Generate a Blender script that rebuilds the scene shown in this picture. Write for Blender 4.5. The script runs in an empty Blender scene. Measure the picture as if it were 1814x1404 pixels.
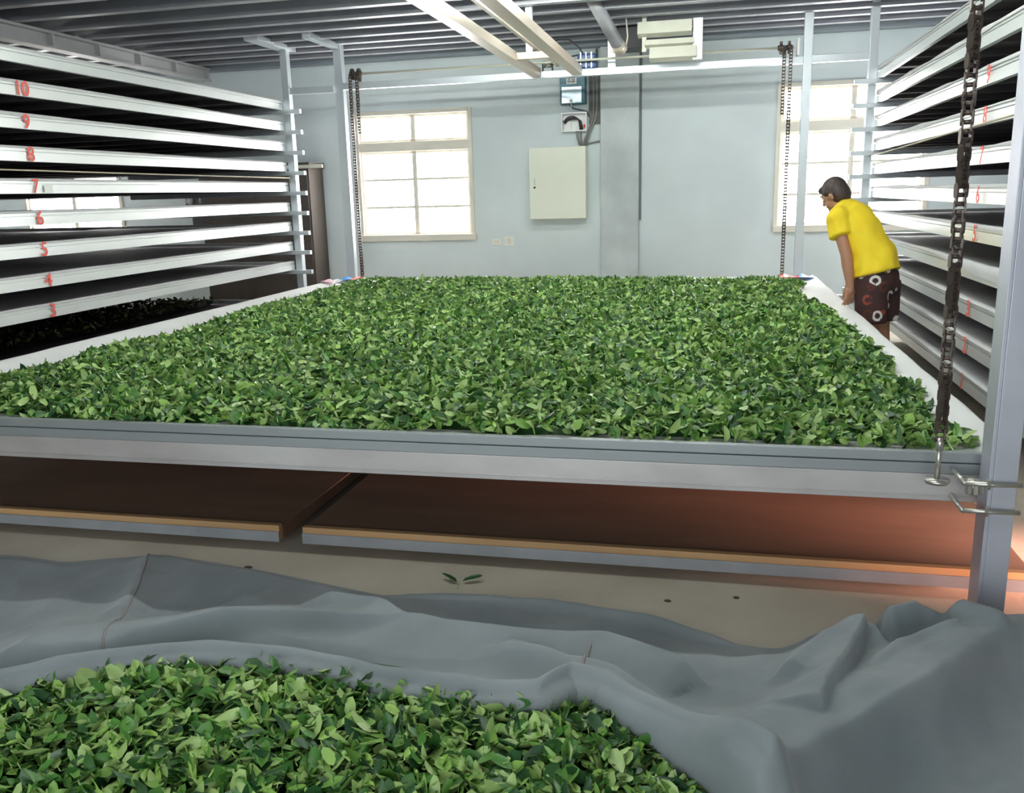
import bpy, bmesh, math, random
import numpy as np
from mathutils import Matrix, Vector

# ------------------------------------------------------------------ camera
SC = bpy.context.scene
COL = SC.collection
cam_data = bpy.data.cameras.new('camera')
cam = bpy.data.objects.new('camera', cam_data)
COL.objects.link(cam)
cam_data.sensor_fit = 'HORIZONTAL'
cam_data.sensor_width = 36.0
cam_data.lens = 1545.4 * 36.0 / 1814.0
cam_data.shift_x = 7.5 / 1814.0
cam_data.shift_y = -12.0 / 1814.0
cam_data.clip_start = 0.05
cam.matrix_world = Matrix((
    (0.9743173, -0.0233666, 0.2239637, 0.0),
    (0.2235596, 0.2194594, -0.9496624, 0.0),
    (-0.0269605, 0.9753418, 0.2190469, 1.5),
    (0, 0, 0, 1)))
SC.camera = cam

# ------------------------------------------------------------------ light
SC.view_settings.view_transform = 'Standard'
SC.view_settings.look = 'None'
SC.view_settings.gamma = 1.0
SC.view_settings.use_curve_mapping = False
SC.view_settings.exposure = 1.05
SC.cycles.use_denoising = True
SC.cycles.max_bounces = 8
SC.cycles.diffuse_bounces = 5
SC.cycles.sample_clamp_indirect = 6.0

W = bpy.data.worlds.new('world')
SC.world = W
W.use_nodes = True
W.node_tree.nodes['Background'].inputs[0].default_value = (0.86, 0.94, 1.0, 1)
W.node_tree.nodes['Background'].inputs[1].default_value = 1.0

TUBE_POWER = 52.0        # ceiling tubes
PANE_POWER = 9.0         # daylight in the frosted window panes


def area_light(name, loc, target, sx, sy, energy, color):
    L = bpy.data.lights.new(name, 'AREA')
    L.shape = 'RECTANGLE'
    L.size = sx
    L.size_y = sy
    L.energy = energy
    L.color = color
    o = bpy.data.objects.new(name, L)
    COL.objects.link(o)
    o.location = loc
    d = Vector(target) - Vector(loc)
    o.rotation_euler = d.to_track_quat('-Z', 'Y').to_euler()
    return o


# daylight through the open loading door behind the photographer
area_light('loading_door_daylight', (-1.2, -2.9, 1.5), (-1.2, 5, 1.3), 5.0, 2.6, 38, (0.93, 0.97, 1.0))
warm_fill = area_light('added_warm_light', (2.5, 2.98, 0.23), (0.45, 3.95, 0.08), 0.5, 0.2, 9, (1.0, 0.50, 0.40))  # added warm lamp that reddens the right board; the room has no such source
warm_fill.data.spread = 0.6

# ------------------------------------------------------------------ helpers
PI = math.pi


def lerp(a, b, t):
    return a + (b - a) * t


_rs = np.random.RandomState(7)
_LAT = _rs.rand(256, 256)


def noise2(x, y):
    """smooth value noise in 0..1 on numpy arrays"""
    x = np.asarray(x, float)
    y = np.asarray(y, float)
    xi = np.floor(x).astype(int)
    yi = np.floor(y).astype(int)
    fx = x - xi
    fy = y - yi
    fx = fx * fx * (3 - 2 * fx)
    fy = fy * fy * (3 - 2 * fy)
    a = _LAT[xi % 256, yi % 256]
    b = _LAT[(xi + 1) % 256, yi % 256]
    c = _LAT[xi % 256, (yi + 1) % 256]
    d = _LAT[(xi + 1) % 256, (yi + 1) % 256]
    return (a * (1 - fx) + b * fx) * (1 - fy) + (c * (1 - fx) + d * fx) * fy


def fbm(x, y, o=3):
    s = 0
    a = 0.5
    for k in range(o):
        s = s + a * (noise2(x * 2 ** k + 17 * k, y * 2 ** k + 5 * k) - 0.5)
        a *= 0.5
    return s


class MB:
    """collects boxes, tubes, lofts and grids and links them as ONE mesh object"""

    def __init__(self):
        self.v = []
        self.f = []
        self.sm = []

    def add(self, verts, faces, smooth=False, M=None):
        n = len(self.v)
        for p in verts:
            p = Vector(p)
            if M is not None:
                p = M @ p
            self.v.append((p.x, p.y, p.z))
        for f in faces:
            self.f.append([i + n for i in f])
            self.sm.append(smooth)
        return self

    def box(self, x0, x1, y0, y1, z0, z1, M=None):
        vs = [(x0, y0, z0), (x1, y0, z0), (x1, y1, z0), (x0, y1, z0),
              (x0, y0, z1), (x1, y0, z1), (x1, y1, z1), (x0, y1, z1)]
        fs = [(0, 3, 2, 1), (4, 5, 6, 7), (0, 1, 5, 4), (1, 2, 6, 5), (2, 3, 7, 6), (3, 0, 4, 7)]
        return self.add(vs, fs, False, M)

    def loft(self, rings, smooth=True, caps=True):
        n = len(rings[0])
        vs = [p for r in rings for p in r]
        fs = []
        for i in range(len(rings) - 1):
            for j in range(n):
                k = (j + 1) % n
                fs.append((i * n + j, i * n + k, (i + 1) * n + k, (i + 1) * n + j))
        if caps:
            fs.append(tuple(range(n - 1, -1, -1)))
            fs.append(tuple((len(rings) - 1) * n + j for j in range(n)))
        return self.add(vs, fs, smooth)

    def tube(self, pts, r, n=8, caps=True, smooth=True):
        pts = [Vector(p) for p in pts]
        rs = r if isinstance(r, (list, tuple)) else [r] * len(pts)
        rings = []
        up = None
        for i, p in enumerate(pts):
            t = (pts[min(i + 1, len(pts) - 1)] - pts[max(i - 1, 0)])
            t.normalize()
            if up is None:
                up = Vector((0, 0, 1)) if abs(t.z) < 0.9 else Vector((1, 0, 0))
            a = t.cross(up)
            if a.length < 1e-5:
                a = t.cross(Vector((0, 1, 0)))
            a.normalize()
            b = a.cross(t)
            up = b
            rings.append([p + rs[i] * (math.cos(2 * PI * k / n) * a + math.sin(2 * PI * k / n) * b) for k in range(n)])
        return self.loft(rings, smooth, caps)

    def capsule(self, p, q, a, b, n=14, k=5):
        p = Vector(p)
        q = Vector(q)
        t = (q - p)
        L = t.length
        t.normalize()
        up = Vector((0, 0, 1)) if abs(t.z) < 0.9 else Vector((1, 0, 0))
        u = t.cross(up).normalized()
        w = u.cross(t)
        rings = []
        for i in range(k):
            an = PI / 2 * (1 - (i + 0.15) / k)
            rings.append((-a * math.sin(an), a * math.cos(an)))
        rings.append((0, a))
        rings.append((L, b))
        for i in range(k):
            an = PI / 2 * ((i + 0.85) / k)
            rings.append((L + b * math.sin(an), b * math.cos(an)))
        return self.loft([[p + t * d + r * (math.cos(2 * PI * j / n) * u + math.sin(2 * PI * j / n) * w) for j in range(n)] for d, r in rings])

    def ellipsoid(self, c, rx, ry, rz, M=None, n=20, k=12):
        c = Vector(c)
        R = M if M is not None else Matrix.Identity(3)
        rings = []
        for i in range(k + 1):
            a = -PI / 2 + PI * (i * 0.98 + 0.01 * k) / k
            rings.append([c + R @ Vector((rx * math.cos(a) * math.cos(2 * PI * j / n), ry * math.cos(a) * math.sin(2 * PI * j / n), rz * math.sin(a))) for j in range(n)])
        return self.loft(rings)

    def grid(self, P, smooth=True):
        """P: array (nu, nv, 3)"""
        nu, nv = P.shape[:2]
        vs = [tuple(p) for p in P.reshape(-1, 3)]
        fs = [(i * nv + j, i * nv + j + 1, (i + 1) * nv + j + 1, (i + 1) * nv + j) for i in range(nu - 1) for j in range(nv - 1)]
        return self.add(vs, fs, smooth)

    def mesh(self, name, mat):
        me = bpy.data.meshes.new(name)
        me.from_pydata(self.v, [], self.f)
        me.polygons.foreach_set('use_smooth', self.sm)
        me.materials.append(mat)
        me.update()
        return me

    def build(self, name, mat, parent=None, bevel=0.0, fix=False):
        me = self.mesh(name, mat)
        if fix:
            bm = bmesh.new()
            bm.from_mesh(me)
            bmesh.ops.recalc_face_normals(bm, faces=bm.faces)
            bm.to_mesh(me)
            bm.free()
        o = bpy.data.objects.new(name, me)
        COL.objects.link(o)
        if parent is not None:
            o.parent = parent
            o.matrix_parent_inverse = parent_inv(parent)
        if bevel:
            m = o.modifiers.new('edge', 'BEVEL')
            m.width = bevel
            m.segments = 2
            m.limit_method = 'ANGLE'
            m.harden_normals = False
        return o


def parent_inv(p):
    # parts are built in world coordinates: only a thing's Empty carries an offset
    return Matrix.Translation(p.location).inverted()


def empty(name, loc=(0, 0, 0)):
    o = bpy.data.objects.new(name, None)
    o.location = loc
    o.empty_display_size = 0.1
    COL.objects.link(o)
    return o


def tag(o, label=None, cat=None, group=None, kind=None):
    if label:
        o['label'] = label
    if cat:
        o['category'] = cat
    if group:
        o['group'] = group
    if kind:
        o['kind'] = kind
    return o


def thing(name, label, cat, loc=(0, 0, 0), group=None):
    return tag(empty(name, loc), label, cat, group)


# ------------------------------------------------------------------ materials
def new_mat(name):
    m = bpy.data.materials.new(name)
    m.use_nodes = True
    nt = m.node_tree
    return m, nt, nt.nodes['Principled BSDF']


def mat(name, col, rough=0.5, metal=0.0, var=0.0, scale=6.0, col2=None, bump=0.0, bscale=60.0, stretch=(1, 1, 1), spec=None, detail=4.0):
    """principled material; col mixed with col2 by noise, and a bump"""
    m, nt, b = new_mat(name)
    b.inputs['Roughness'].default_value = rough
    b.inputs['Metallic'].default_value = metal
    if spec is not None:
        b.inputs['Specular IOR Level'].default_value = spec
    if col2 is None:
        col2 = tuple(c * (1 - var) for c in col)
    tc = nt.nodes.new('ShaderNodeTexCoord')
    mp = nt.nodes.new('ShaderNodeMapping')
    mp.inputs['Scale'].default_value = stretch
    nt.links.new(tc.outputs['Object'], mp.inputs[0])
    n = nt.nodes.new('ShaderNodeTexNoise')
    n.inputs['Scale'].default_value = scale
    n.inputs['Detail'].default_value = detail
    nt.links.new(mp.outputs[0], n.inputs['Vector'])
    r = nt.nodes.new('ShaderNodeValToRGB')
    r.color_ramp.elements[0].position = 0.32
    r.color_ramp.elements[1].position = 0.68
    r.color_ramp.elements[0].color = (*col2, 1)
    r.color_ramp.elements[1].color = (*col, 1)
    nt.links.new(n.outputs['Fac'], r.inputs[0])
    nt.links.new(r.outputs[0], b.inputs['Base Color'])
    if bump:
        n2 = nt.nodes.new('ShaderNodeTexNoise')
        n2.inputs['Scale'].default_value = bscale
        nt.links.new(mp.outputs[0], n2.inputs['Vector'])
        bp = nt.nodes.new('ShaderNodeBump')
        bp.inputs['Strength'].default_value = bump
        bp.inputs['Distance'].default_value = 0.01
        nt.links.new(n2.outputs['Fac'], bp.inputs['Height'])
        nt.links.new(bp.outputs[0], b.inputs['Normal'])
    return m


def emit(name, col, strength):
    m, nt, b = new_mat(name)
    b.inputs['Base Color'].default_value = (*col, 1)
    b.inputs['Emission Color'].default_value = (*col, 1)
    b.inputs['Emission Strength'].default_value = strength
    b.inputs['Roughness'].default_value = 0.4
    return m


M_WALL = mat('wall_plaster', (0.70, 0.77, 0.79), 0.75, var=0.10, scale=1.6, bump=0.05, bscale=30, detail=6)
M_PILLAR = mat('pillar_concrete', (0.64, 0.69, 0.70), 0.8, col2=(0.47, 0.51, 0.52), scale=2.2, bump=0.05, detail=7)
M_BEAMC = mat('painted_beam', (0.30, 0.34, 0.38), 0.7, var=0.1)
M_CEIL = mat('ceiling_deck', (0.22, 0.23, 0.25), 0.65, var=0.15, scale=3)
M_PURL = mat('purlin_steel', (0.36, 0.37, 0.40), 0.5, metal=0.3, var=0.15, scale=4)
M_FLOOR = mat('concrete_floor', (0.62, 0.57, 0.47), 0.75, col2=(0.50, 0.45, 0.36), scale=2.4, bump=0.1, bscale=40, detail=8)
M_RAIL = mat('tray_aluminium', (0.74, 0.77, 0.76), 0.34, metal=0.45, var=0.07, scale=5, stretch=(1, 0.2, 1))
M_RAILG = mat('tray_aluminium_dull', (0.36, 0.39, 0.40), 0.42, metal=0.5, var=0.12, scale=5, stretch=(0.2, 1, 1))
M_GALV = mat('galvanised_beam', (0.62, 0.60, 0.59), 0.45, metal=0.5, col2=(0.44, 0.41, 0.40), scale=4, stretch=(0.5, 1, 1.2), detail=6)
M_BEAMG = mat('grey_painted_steel', (0.52, 0.53, 0.53), 0.5, metal=0.2, var=0.12, scale=3)
M_POST = mat('galvanised_post', (0.68, 0.73, 0.77), 0.36, metal=0.5, var=0.08, scale=3)
M_POSTN = mat('galvanised_channel', (0.60, 0.62, 0.70), 0.42, metal=0.5, var=0.12, scale=4)
M_TANB = mat('tan_beam', (0.55, 0.50, 0.42), 0.42, metal=0.35, col2=(0.52, 0.42, 0.33), scale=2, stretch=(1, 0.6, 1))
M_SLAT = mat('tray_slats', (0.10, 0.085, 0.09), 0.7, var=0.3, scale=4)
M_SHEET = mat('tray_sheet', (0.60, 0.60, 0.61), 0.8, var=0.08, scale=5, bump=0.15, bscale=18)
M_CLOTH = mat('white_cloth', (0.86, 0.86, 0.85), 0.85, var=0.06, scale=4, bump=0.25, bscale=14)
M_RED = mat('red_paint', (0.86, 0.06, 0.035), 0.6, col2=(0.86, 0.16, 0.12), scale=40)
M_STICK = mat('white_sticker', (0.88, 0.88, 0.86), 0.5, var=0.02)
M_FRAME = mat('window_frame_cream', (0.76, 0.72, 0.63), 0.45, var=0.05)
M_PANE = emit('frosted_pane', (1.0, 0.985, 0.985), PANE_POWER)
M_TUBE = emit('lamp_tube', (0.95, 1.0, 0.955), TUBE_POWER)
M_TUBE3 = emit('near_lamp_tube', (0.95, 1.0, 0.96), 40.0)
M_TUBE2 = emit('side_lamp_tube', (1.0, 0.97, 0.86), 9.0)
M_CAB = mat('cabinet_enamel', (0.80, 0.82, 0.70), 0.4, var=0.02)
M_PLATE = mat('plate_ivory', (0.85, 0.84, 0.76), 0.4, var=0.02)
M_DARK = mat('dark_metal', (0.05, 0.05, 0.055), 0.5, metal=0.3, var=0.2)
M_CHAIN = mat('chain_steel', (0.13, 0.10, 0.085), 0.42, metal=0.6, var=0.3, scale=30)
M_STEEL = mat('bright_steel', (0.62, 0.60, 0.54), 0.3, metal=0.8, var=0.1, scale=20)
M_TEAL = mat('teal_enamel', (0.045, 0.13, 0.17), 0.35, metal=0.2, var=0.1)
M_SHINY = mat('shiny_cover', (0.45, 0.53, 0.57), 0.22, metal=0.85, var=0.1)
M_COND = mat('grey_conduit', (0.28, 0.27, 0.25), 0.6, var=0.2)
M_WIRE = mat('black_wire', (0.045, 0.04, 0.045), 0.6, var=0.1)
M_BLUE = mat('motor_blue', (0.05, 0.10, 0.26), 0.4, var=0.1)
M_BROWN = mat('dark_wood', (0.085, 0.068, 0.058), 0.6, var=0.3, scale=5, stretch=(1, 1, 0.3))
M_BOARD = mat('board_plywood', (0.33, 0.20, 0.135), 0.55, col2=(0.25, 0.155, 0.105), scale=5, stretch=(0.3, 1.4, 1), detail=6)
M_BATTEN = mat('board_batten', (0.68, 0.42, 0.20), 0.5, col2=(0.55, 0.33, 0.16), scale=9, stretch=(0.15, 1, 1))
M_EDGE = mat('board_edging', (0.44, 0.46, 0.49), 0.45, metal=0.3, var=0.15, scale=7)
M_LOUV = mat('louvre_cream', (0.62, 0.62, 0.52), 0.5, var=0.1, scale=6)
M_WHITE = mat('white_panel', (0.9, 0.9, 0.9), 0.45, var=0.03)
M_ROPE = mat('pale_rope', (0.62, 0.55, 0.42), 0.8, var=0.2, scale=30)
M_DIRT = mat('dark_fleck', (0.07, 0.07, 0.05), 0.8, var=0.2)
M_TBLUE = mat('corner_blue', (0.03, 0.28, 0.75), 0.5, var=0.05)
M_TRED = mat('corner_red', (0.80, 0.045, 0.035), 0.5, var=0.05)
M_TPINK = mat('corner_pink', (0.88, 0.52, 0.62), 0.6, var=0.05)
M_SKIN = mat('skin', (0.47, 0.235, 0.15), 0.5, var=0.08, scale=12)
M_HAIR = mat('hair', (0.06, 0.038, 0.036), 0.5, var=0.4, scale=60, stretch=(1, 1, 0.3), bump=0.5, bscale=120)
M_EYE = mat('eye', (0.75, 0.72, 0.7), 0.2, col2=(0.7, 0.66, 0.62))
M_SHOE = mat('sandal', (0.05, 0.045, 0.05), 0.6, var=0.2)
M_SHIRT = mat('yellow_shirt', (1.0, 0.76, 0.03), 0.75, col2=(0.98, 0.68, 0.02), scale=8, bump=0.35, bscale=11)
M_SEAM = mat('seam_thread', (0.30, 0.26, 0.26), 0.8, var=0.15, scale=40)


def floral():
    m, nt, b = new_mat('floral_print')
    tc = nt.nodes.new('ShaderNodeTexCoord')
    vo = nt.nodes.new('ShaderNodeTexVoronoi')
    vo.feature = 'F1'
    vo.inputs['Scale'].default_value = 10.0
    nt.links.new(tc.outputs['Object'], vo.inputs['Vector'])
    ring = nt.nodes.new('ShaderNodeValToRGB')      # a rose drawn as a ring with a heart
    e = ring.color_ramp.elements
    e[0].position = 0.0
    e[0].color = (1, 1, 1, 1)
    e[1].position = 0.10
    e[1].color = (0, 0, 0, 1)
    for p, c in ((0.20, 0), (0.25, 1), (0.37, 1), (0.42, 0)):
        el = ring.color_ramp.elements.new(p)
        el.color = (c, c, c, 1)
    nt.links.new(vo.outputs['Distance'], ring.inputs[0])
    nz = nt.nodes.new('ShaderNodeTexNoise')
    nz.inputs['Scale'].default_value = 28
    nt.links.new(tc.outputs['Object'], nz.inputs['Vector'])
    gate = nt.nodes.new('ShaderNodeMath')
    gate.operation = 'GREATER_THAN'
    gate.inputs[1].default_value = 0.36
    nt.links.new(nz.outputs['Fac'], gate.inputs[0])
    mul = nt.nodes.new('ShaderNodeMath')
    mul.operation = 'MULTIPLY'
    nt.links.new(ring.outputs[0], mul.inputs[0])
    nt.links.new(gate.outputs[0], mul.inputs[1])
    sep = nt.nodes.new('ShaderNodeSeparateColor')
    nt.links.new(vo.outputs['Color'], sep.inputs[0])
    pal = nt.nodes.new('ShaderNodeValToRGB')
    pal.color_ramp.interpolation = 'CONSTANT'
    pe = pal.color_ramp.elements
    pe[0].position = 0
    pe[0].color = (0.78, 0.76, 0.72, 1)
    pe[1].position = 0.48
    pe[1].color = (0.30, 0.055, 0.04, 1)
    x = pal.color_ramp.elements.new(0.75)
    x.color = (0.10, 0.028, 0.022, 1)
    nt.links.new(sep.outputs[0], pal.inputs[0])
    base = nt.nodes.new('ShaderNodeValToRGB')
    base.color_ramp.elements[0].color = (0.022, 0.016, 0.018, 1)
    base.color_ramp.elements[1].color = (0.085, 0.030, 0.024, 1)
    n3 = nt.nodes.new('ShaderNodeTexNoise')
    n3.inputs['Scale'].default_value = 9
    nt.links.new(tc.outputs['Object'], n3.inputs['Vector'])
    nt.links.new(n3.outputs['Fac'], base.inputs[0])
    mx = nt.nodes.new('ShaderNodeMix')
    mx.data_type = 'RGBA'
    nt.links.new(mul.outputs[0], mx.inputs[0])
    nt.links.new(base.outputs[0], mx.inputs[6])
    nt.links.new(pal.outputs[0], mx.inputs[7])
    nt.links.new(mx.outputs[2], b.inputs['Base Color'])
    b.inputs['Roughness'].default_value = 0.8
    return m


M_FLORAL = floral()


def leaf_material(name, dark, mid, light, under):
    """one tea leaf: its own green from the leaf_tint attribute, a paler underside"""
    m, nt, b = new_mat(name)
    at = nt.nodes.new('ShaderNodeAttribute')
    at.attribute_name = 'leaf_tint'
    r = nt.nodes.new('ShaderNodeValToRGB')
    r.color_ramp.elements[0].color = (*dark, 1)
    r.color_ramp.elements[1].color = (*light, 1)
    e = r.color_ramp.elements.new(0.55)
    e.color = (*mid, 1)
    nt.links.new(at.outputs['Fac'], r.inputs[0])
    g = nt.nodes.new('ShaderNodeNewGeometry')
    mx = nt.nodes.new('ShaderNodeMix')
    mx.data_type = 'RGBA'
    ml = nt.nodes.new('ShaderNodeMath')
    ml.operation = 'MULTIPLY'
    ml.inputs[1].default_value = 0.75
    nt.links.new(g.outputs['Backfacing'], ml.inputs[0])
    nt.links.new(ml.outputs[0], mx.inputs[0])
    nt.links.new(r.outputs[0], mx.inputs[6])
    mx.inputs[7].default_value = (*under, 1)
    nt.links.new(mx.outputs[2], b.inputs['Base Color'])
    b.inputs['Roughness'].default_value = 0.42
    b.inputs['Specular IOR Level'].default_value = 0.5
    return m


M_LEAF = leaf_material('tea_leaf', (0.016, 0.065, 0.020), (0.075, 0.220, 0.035), (0.36, 0.58, 0.12), (0.45, 0.62, 0.22))


M_LEAFD = leaf_material('shaded_leaf', (0.010, 0.018, 0.009), (0.018, 0.036, 0.012), (0.045, 0.075, 0.022), (0.05, 0.08, 0.035))  # leaf greens darkened to put the shade of the low tray into the colour


def tarp_material():
    m, nt, b = new_mat('grey_netting')
    tc = nt.nodes.new('ShaderNodeTexCoord')
    n = nt.nodes.new('ShaderNodeTexNoise')
    n.inputs['Scale'].default_value = 3.0
    n.inputs['Detail'].default_value = 6
    nt.links.new(tc.outputs['Object'], n.inputs['Vector'])
    r = nt.nodes.new('ShaderNodeValToRGB')
    r.color_ramp.elements[0].position = 0.3
    r.color_ramp.elements[0].color = (0.205, 0.240, 0.255, 1)
    r.color_ramp.elements[1].position = 0.7
    r.color_ramp.elements[1].color = (0.300, 0.335, 0.350, 1)
    nt.links.new(n.outputs['Fac'], r.inputs[0])
    nt.links.new(r.outputs[0], b.inputs['Base Color'])
    b.inputs['Roughness'].default_value = 0.8
    b.inputs['Sheen Weight'].default_value = 0.3
    w = nt.nodes.new('ShaderNodeTexNoise')
    w.inputs['Scale'].default_value = 420
    nt.links.new(tc.outputs['Object'], w.inputs['Vector'])
    bp = nt.nodes.new('ShaderNodeBump')
    bp.inputs['Strength'].default_value = 0.25
    bp.inputs['Distance'].default_value = 0.002
    nt.links.new(w.outputs['Fac'], bp.inputs['Height'])
    w2 = nt.nodes.new('ShaderNodeTexNoise')
    w2.inputs['Scale'].default_value = 7.0
    w2.inputs['Detail'].default_value = 3
    w2.inputs['Distortion'].default_value = 0.2
    nt.links.new(tc.outputs['Object'], w2.inputs['Vector'])
    bp2 = nt.nodes.new('ShaderNodeBump')
    bp2.inputs['Strength'].default_value = 0.22
    bp2.inputs['Distance'].default_value = 0.03
    nt.links.new(w2.outputs['Fac'], bp2.inputs['Height'])
    nt.links.new(bp.outputs[0], bp2.inputs['Normal'])
    nt.links.new(bp2.outputs[0], b.inputs['Normal'])
    b.inputs['Alpha'].default_value = 0.86          # an open weave: a little of the leaves shows through
    return m


M_TARP = tarp_material()

# ------------------------------------------------------------------ the room
YB = 10.4       # back wall face
XL, XR = -10.3, 6.2
YF = -3.0
ZC = 3.27


def struct(o):
    o['kind'] = 'structure'
    return o


def wall_with_holes(name, axis, at, thick, a0, a1, z0, z1, holes, m):
    """a wall in the plane axis=at, from a0..a1 along the other axis, with rectangular openings"""
    xs = sorted(set([a0, a1] + [h[0] for h in holes] + [h[1] for h in holes]))
    zs = sorted(set([z0, z1] + [h[2] for h in holes] + [h[3] for h in holes]))
    b = MB()
    for i in range(len(xs) - 1):
        for j in range(len(zs) - 1):
            cx = (xs[i] + xs[i + 1]) / 2
            cz = (zs[j] + zs[j + 1]) / 2
            if any(h[0] < cx < h[1] and h[2] < cz < h[3] for h in holes):
                continue
            if axis == 'y':
                b.box(xs[i], xs[i + 1], min(at, at + thick), max(at, at + thick), zs[j], zs[j + 1])
            else:
                b.box(min(at, at + thick), max(at, at + thick), xs[i], xs[i + 1], zs[j], zs[j + 1])
    return struct(b.build(name, m))


WIN = [(-4.28, -2.80, 0.97, 2.51), (0.66, 2.25, 1.0, 2.59), (-9.15, -7.62, 0.97, 2.51)]
struct(MB().box(XL, XR, YF, YB + 0.3, -0.1, 0.0).build('floor', M_FLOOR))
struct(MB().box(XL, XR, YF, YB + 0.3, ZC, ZC + 0.12).build('ceiling', M_CEIL))
wall_with_holes('wall_back', 'y', YB, 0.16, XL, XR, 0, ZC, WIN, M_WALL)
wall_with_holes('wall_left', 'x', XL, -0.16, YF, YB, 0, ZC, [], M_WALL)
wall_with_holes('wall_right', 'x', XR, 0.16, YF, YB, 0, ZC, [], M_WALL)
wall_with_holes('wall_front', 'y', YF, -0.16, XL, XR, 0, ZC, [(-3.8, 1.4, 0, 2.9)], M_WALL)
# pillar on the back wall, the top beam, purlins, the stiffened steel beam
struct(MB().box(-1.265, -0.83, YB - 0.10, YB, 0, 3.07).build('trim_1', M_PILLAR, bevel=0.008))
struct(MB().box(XL, XR, YB - 0.16, YB, 3.07, ZC).build('trim_2', M_BEAMC, bevel=0.005))
k = 3
for yy in (10.02, 9.63, 9.27, 8.90, 8.47, 8.05, 7.6, 7.1, 6.6, 6.1):
    b = MB()
    b.box(XL, XR, yy, yy + 0.012, 3.10, ZC)
    b.box(XL, XR, yy - 0.075, yy, 3.10, 3.112)
    b.box(XL, XR, yy - 0.075, yy - 0.063, 3.112, 3.13)
    struct(b.build('trim_%d' % k, M_PURL))
    k += 1
b = MB()
b.box(-6.20, -6.06, 2.0, 10.24, 3.075, 3.10)
b.box(-6.20, -6.06, 2.0, 10.24, 2.945, 2.965)
b.box(-6.145, -6.115, 2.0, 10.24, 2.965, 3.075)
y = 10.2
while y > 2.2:
    b.box(-6.115, -6.062, y - 0.03, y, 2.965, 3.075)
    y -= 0.66
struct(b.build('trim_%d' % k, M_BEAMG))
k += 1
# dark joint beside the pillar
struct(MB().box(-0.828, -0.806, YB - 0.03, YB, 1.16, 3.07).build('trim_%d' % k, mat('joint', (0.2, 0.22, 0.23), 0.8, var=0.1)))
k += 1


def window(n, x0, x1, z0, z1, rail_z):
    """cream frame, a tall lower pair of lights under a transom rail, frosted panes"""
    b = MB()
    t = 0.05
    ya, yb = YB - 0.03, YB + 0.09
    b.box(x0, x0 + t, ya, yb, z0, z1)
    b.box(x1 - t, x1, ya, yb, z0, z1)
    b.box(x0 + t, x1 - t, ya, yb, z1 - t, z1)
    b.box(x0 - 0.0, x1 + 0.02, ya - 0.03, yb, z0 - 0.005, z0 + 0.07)
    fr = struct(b.build('window_%d' % n, M_FRAME, bevel=0.004))
    b = MB()
    xm = (x0 + x1) / 2
    b.box(x0 + t, x1 - t, YB - 0.02, YB + 0.07, rail_z - 0.055, rail_z + 0.055)
    b.build('transom', M_FRAME, fr, bevel=0.003)
    zl = z0 + 0.07
    for (xa, xb) in ((x0 + t, xm), (xm, x1 - t)):
        for (za, zb, bars) in ((zl, rail_z - 0.055, 2), (rail_z + 0.055, z1 - t, 0)):
            s = MB()
            w = 0.028
            s.box(xa, xa + w, YB + 0.01, YB + 0.05, za, zb)
            s.box(xb - w, xb, YB + 0.01, YB + 0.05, za, zb)
            s.box(xa + w, xb - w, YB + 0.01, YB + 0.05, zb - w, zb)
            s.box(xa + w, xb - w, YB + 0.01, YB + 0.05, za, za + w)
            for q in range(bars):
                zz = lerp(za, zb, (q + 1) / (bars + 1))
                s.box(xa + w, xb - w, YB + 0.014, YB + 0.046, zz - 0.014, zz + 0.014)
            sh = s.build('sash', M_FRAME, fr, bevel=0.002)
            MB().box(xa + w * 0.5, xb - w * 0.5, YB + 0.052, YB + 0.058, za + w * 0.5, zb - w * 0.5).build('pane', M_PANE, sh)
    for zz in (z1 - t - 0.02, rail_z + 0.07, rail_z - 0.065, zl + 0.01):
        MB().box(xm - 0.03, xm + 0.03, YB - 0.005, YB + 0.012, zz - 0.012, zz + 0.012).build('latch', M_TANB, fr)
    return fr


window(1, *WIN[0], 2.09)
window(2, *WIN[1], 2.13)
window(3, *WIN[2], 2.09)

# ------------------------------------------------------------------ lamps
def tube_lamp(x0, x1, y, z, label, m=M_TUBE):
    t = thing('fluorescent_lamp', label, 'lamp', ((x0 + x1) / 2, y, z))
    MB().box(x0, x1, y - 0.05, y + 0.05, z + 0.03, ZC - 0.15 if False else z + 0.08).build('housing', M_WHITE, t, bevel=0.004)
    MB().tube([(x0 + 0.03, y, z + 0.005), (x1 - 0.03, y, z + 0.005)], 0.018, 10).build('tube', m, t)
    for x in (x0 + 0.2, x1 - 0.2):
        MB().tube([(x, y, z + 0.08), (x, y, ZC)], 0.006, 6).build('hanger', M_STEEL, t)


tube_lamp(-3.6, -1.2, 5.0, 3.08, 'white ceiling tube lamp over the near half of the green leaves')
tube_lamp(-1.0, 1.4, 5.0, 3.08, 'white ceiling tube lamp over the near right of the green leaves')
tube_lamp(-2.2, 0.2, 7.35, 3.08, 'white ceiling tube lamp over the far half of the green leaves')
tube_lamp(-2.2, 0.2, 1.8, 3.08, 'white ceiling tube lamp over the near aisle and the grey net cloth', M_TUBE3)
for (ya, yb, lab) in ((7.0, 8.02, 'longer lit tube lamp under the stiffened steel ceiling beam'), (8.1, 8.78, 'shorter lit tube lamp under the stiffened steel ceiling beam')):
    t = thing('fluorescent_lamp', lab, 'lamp', (-6.45, ya, 3.0))
    MB().box(-6.5, -6.4, ya, yb, 3.055, 3.10).build('housing', M_WHITE, t)
    MB().tube([(-6.45, ya + 0.02, 3.035), (-6.45, yb - 0.02, 3.035)], 0.022, 10).build('tube', M_TUBE2, t)

# ------------------------------------------------------------------ trays in the racks
TY0, TY1 = 3.05, 9.2
TW = 4.9
PITCH = 0.217


def tray_z(n):
    return 0.722 + (n - 3) * PITCH


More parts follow.
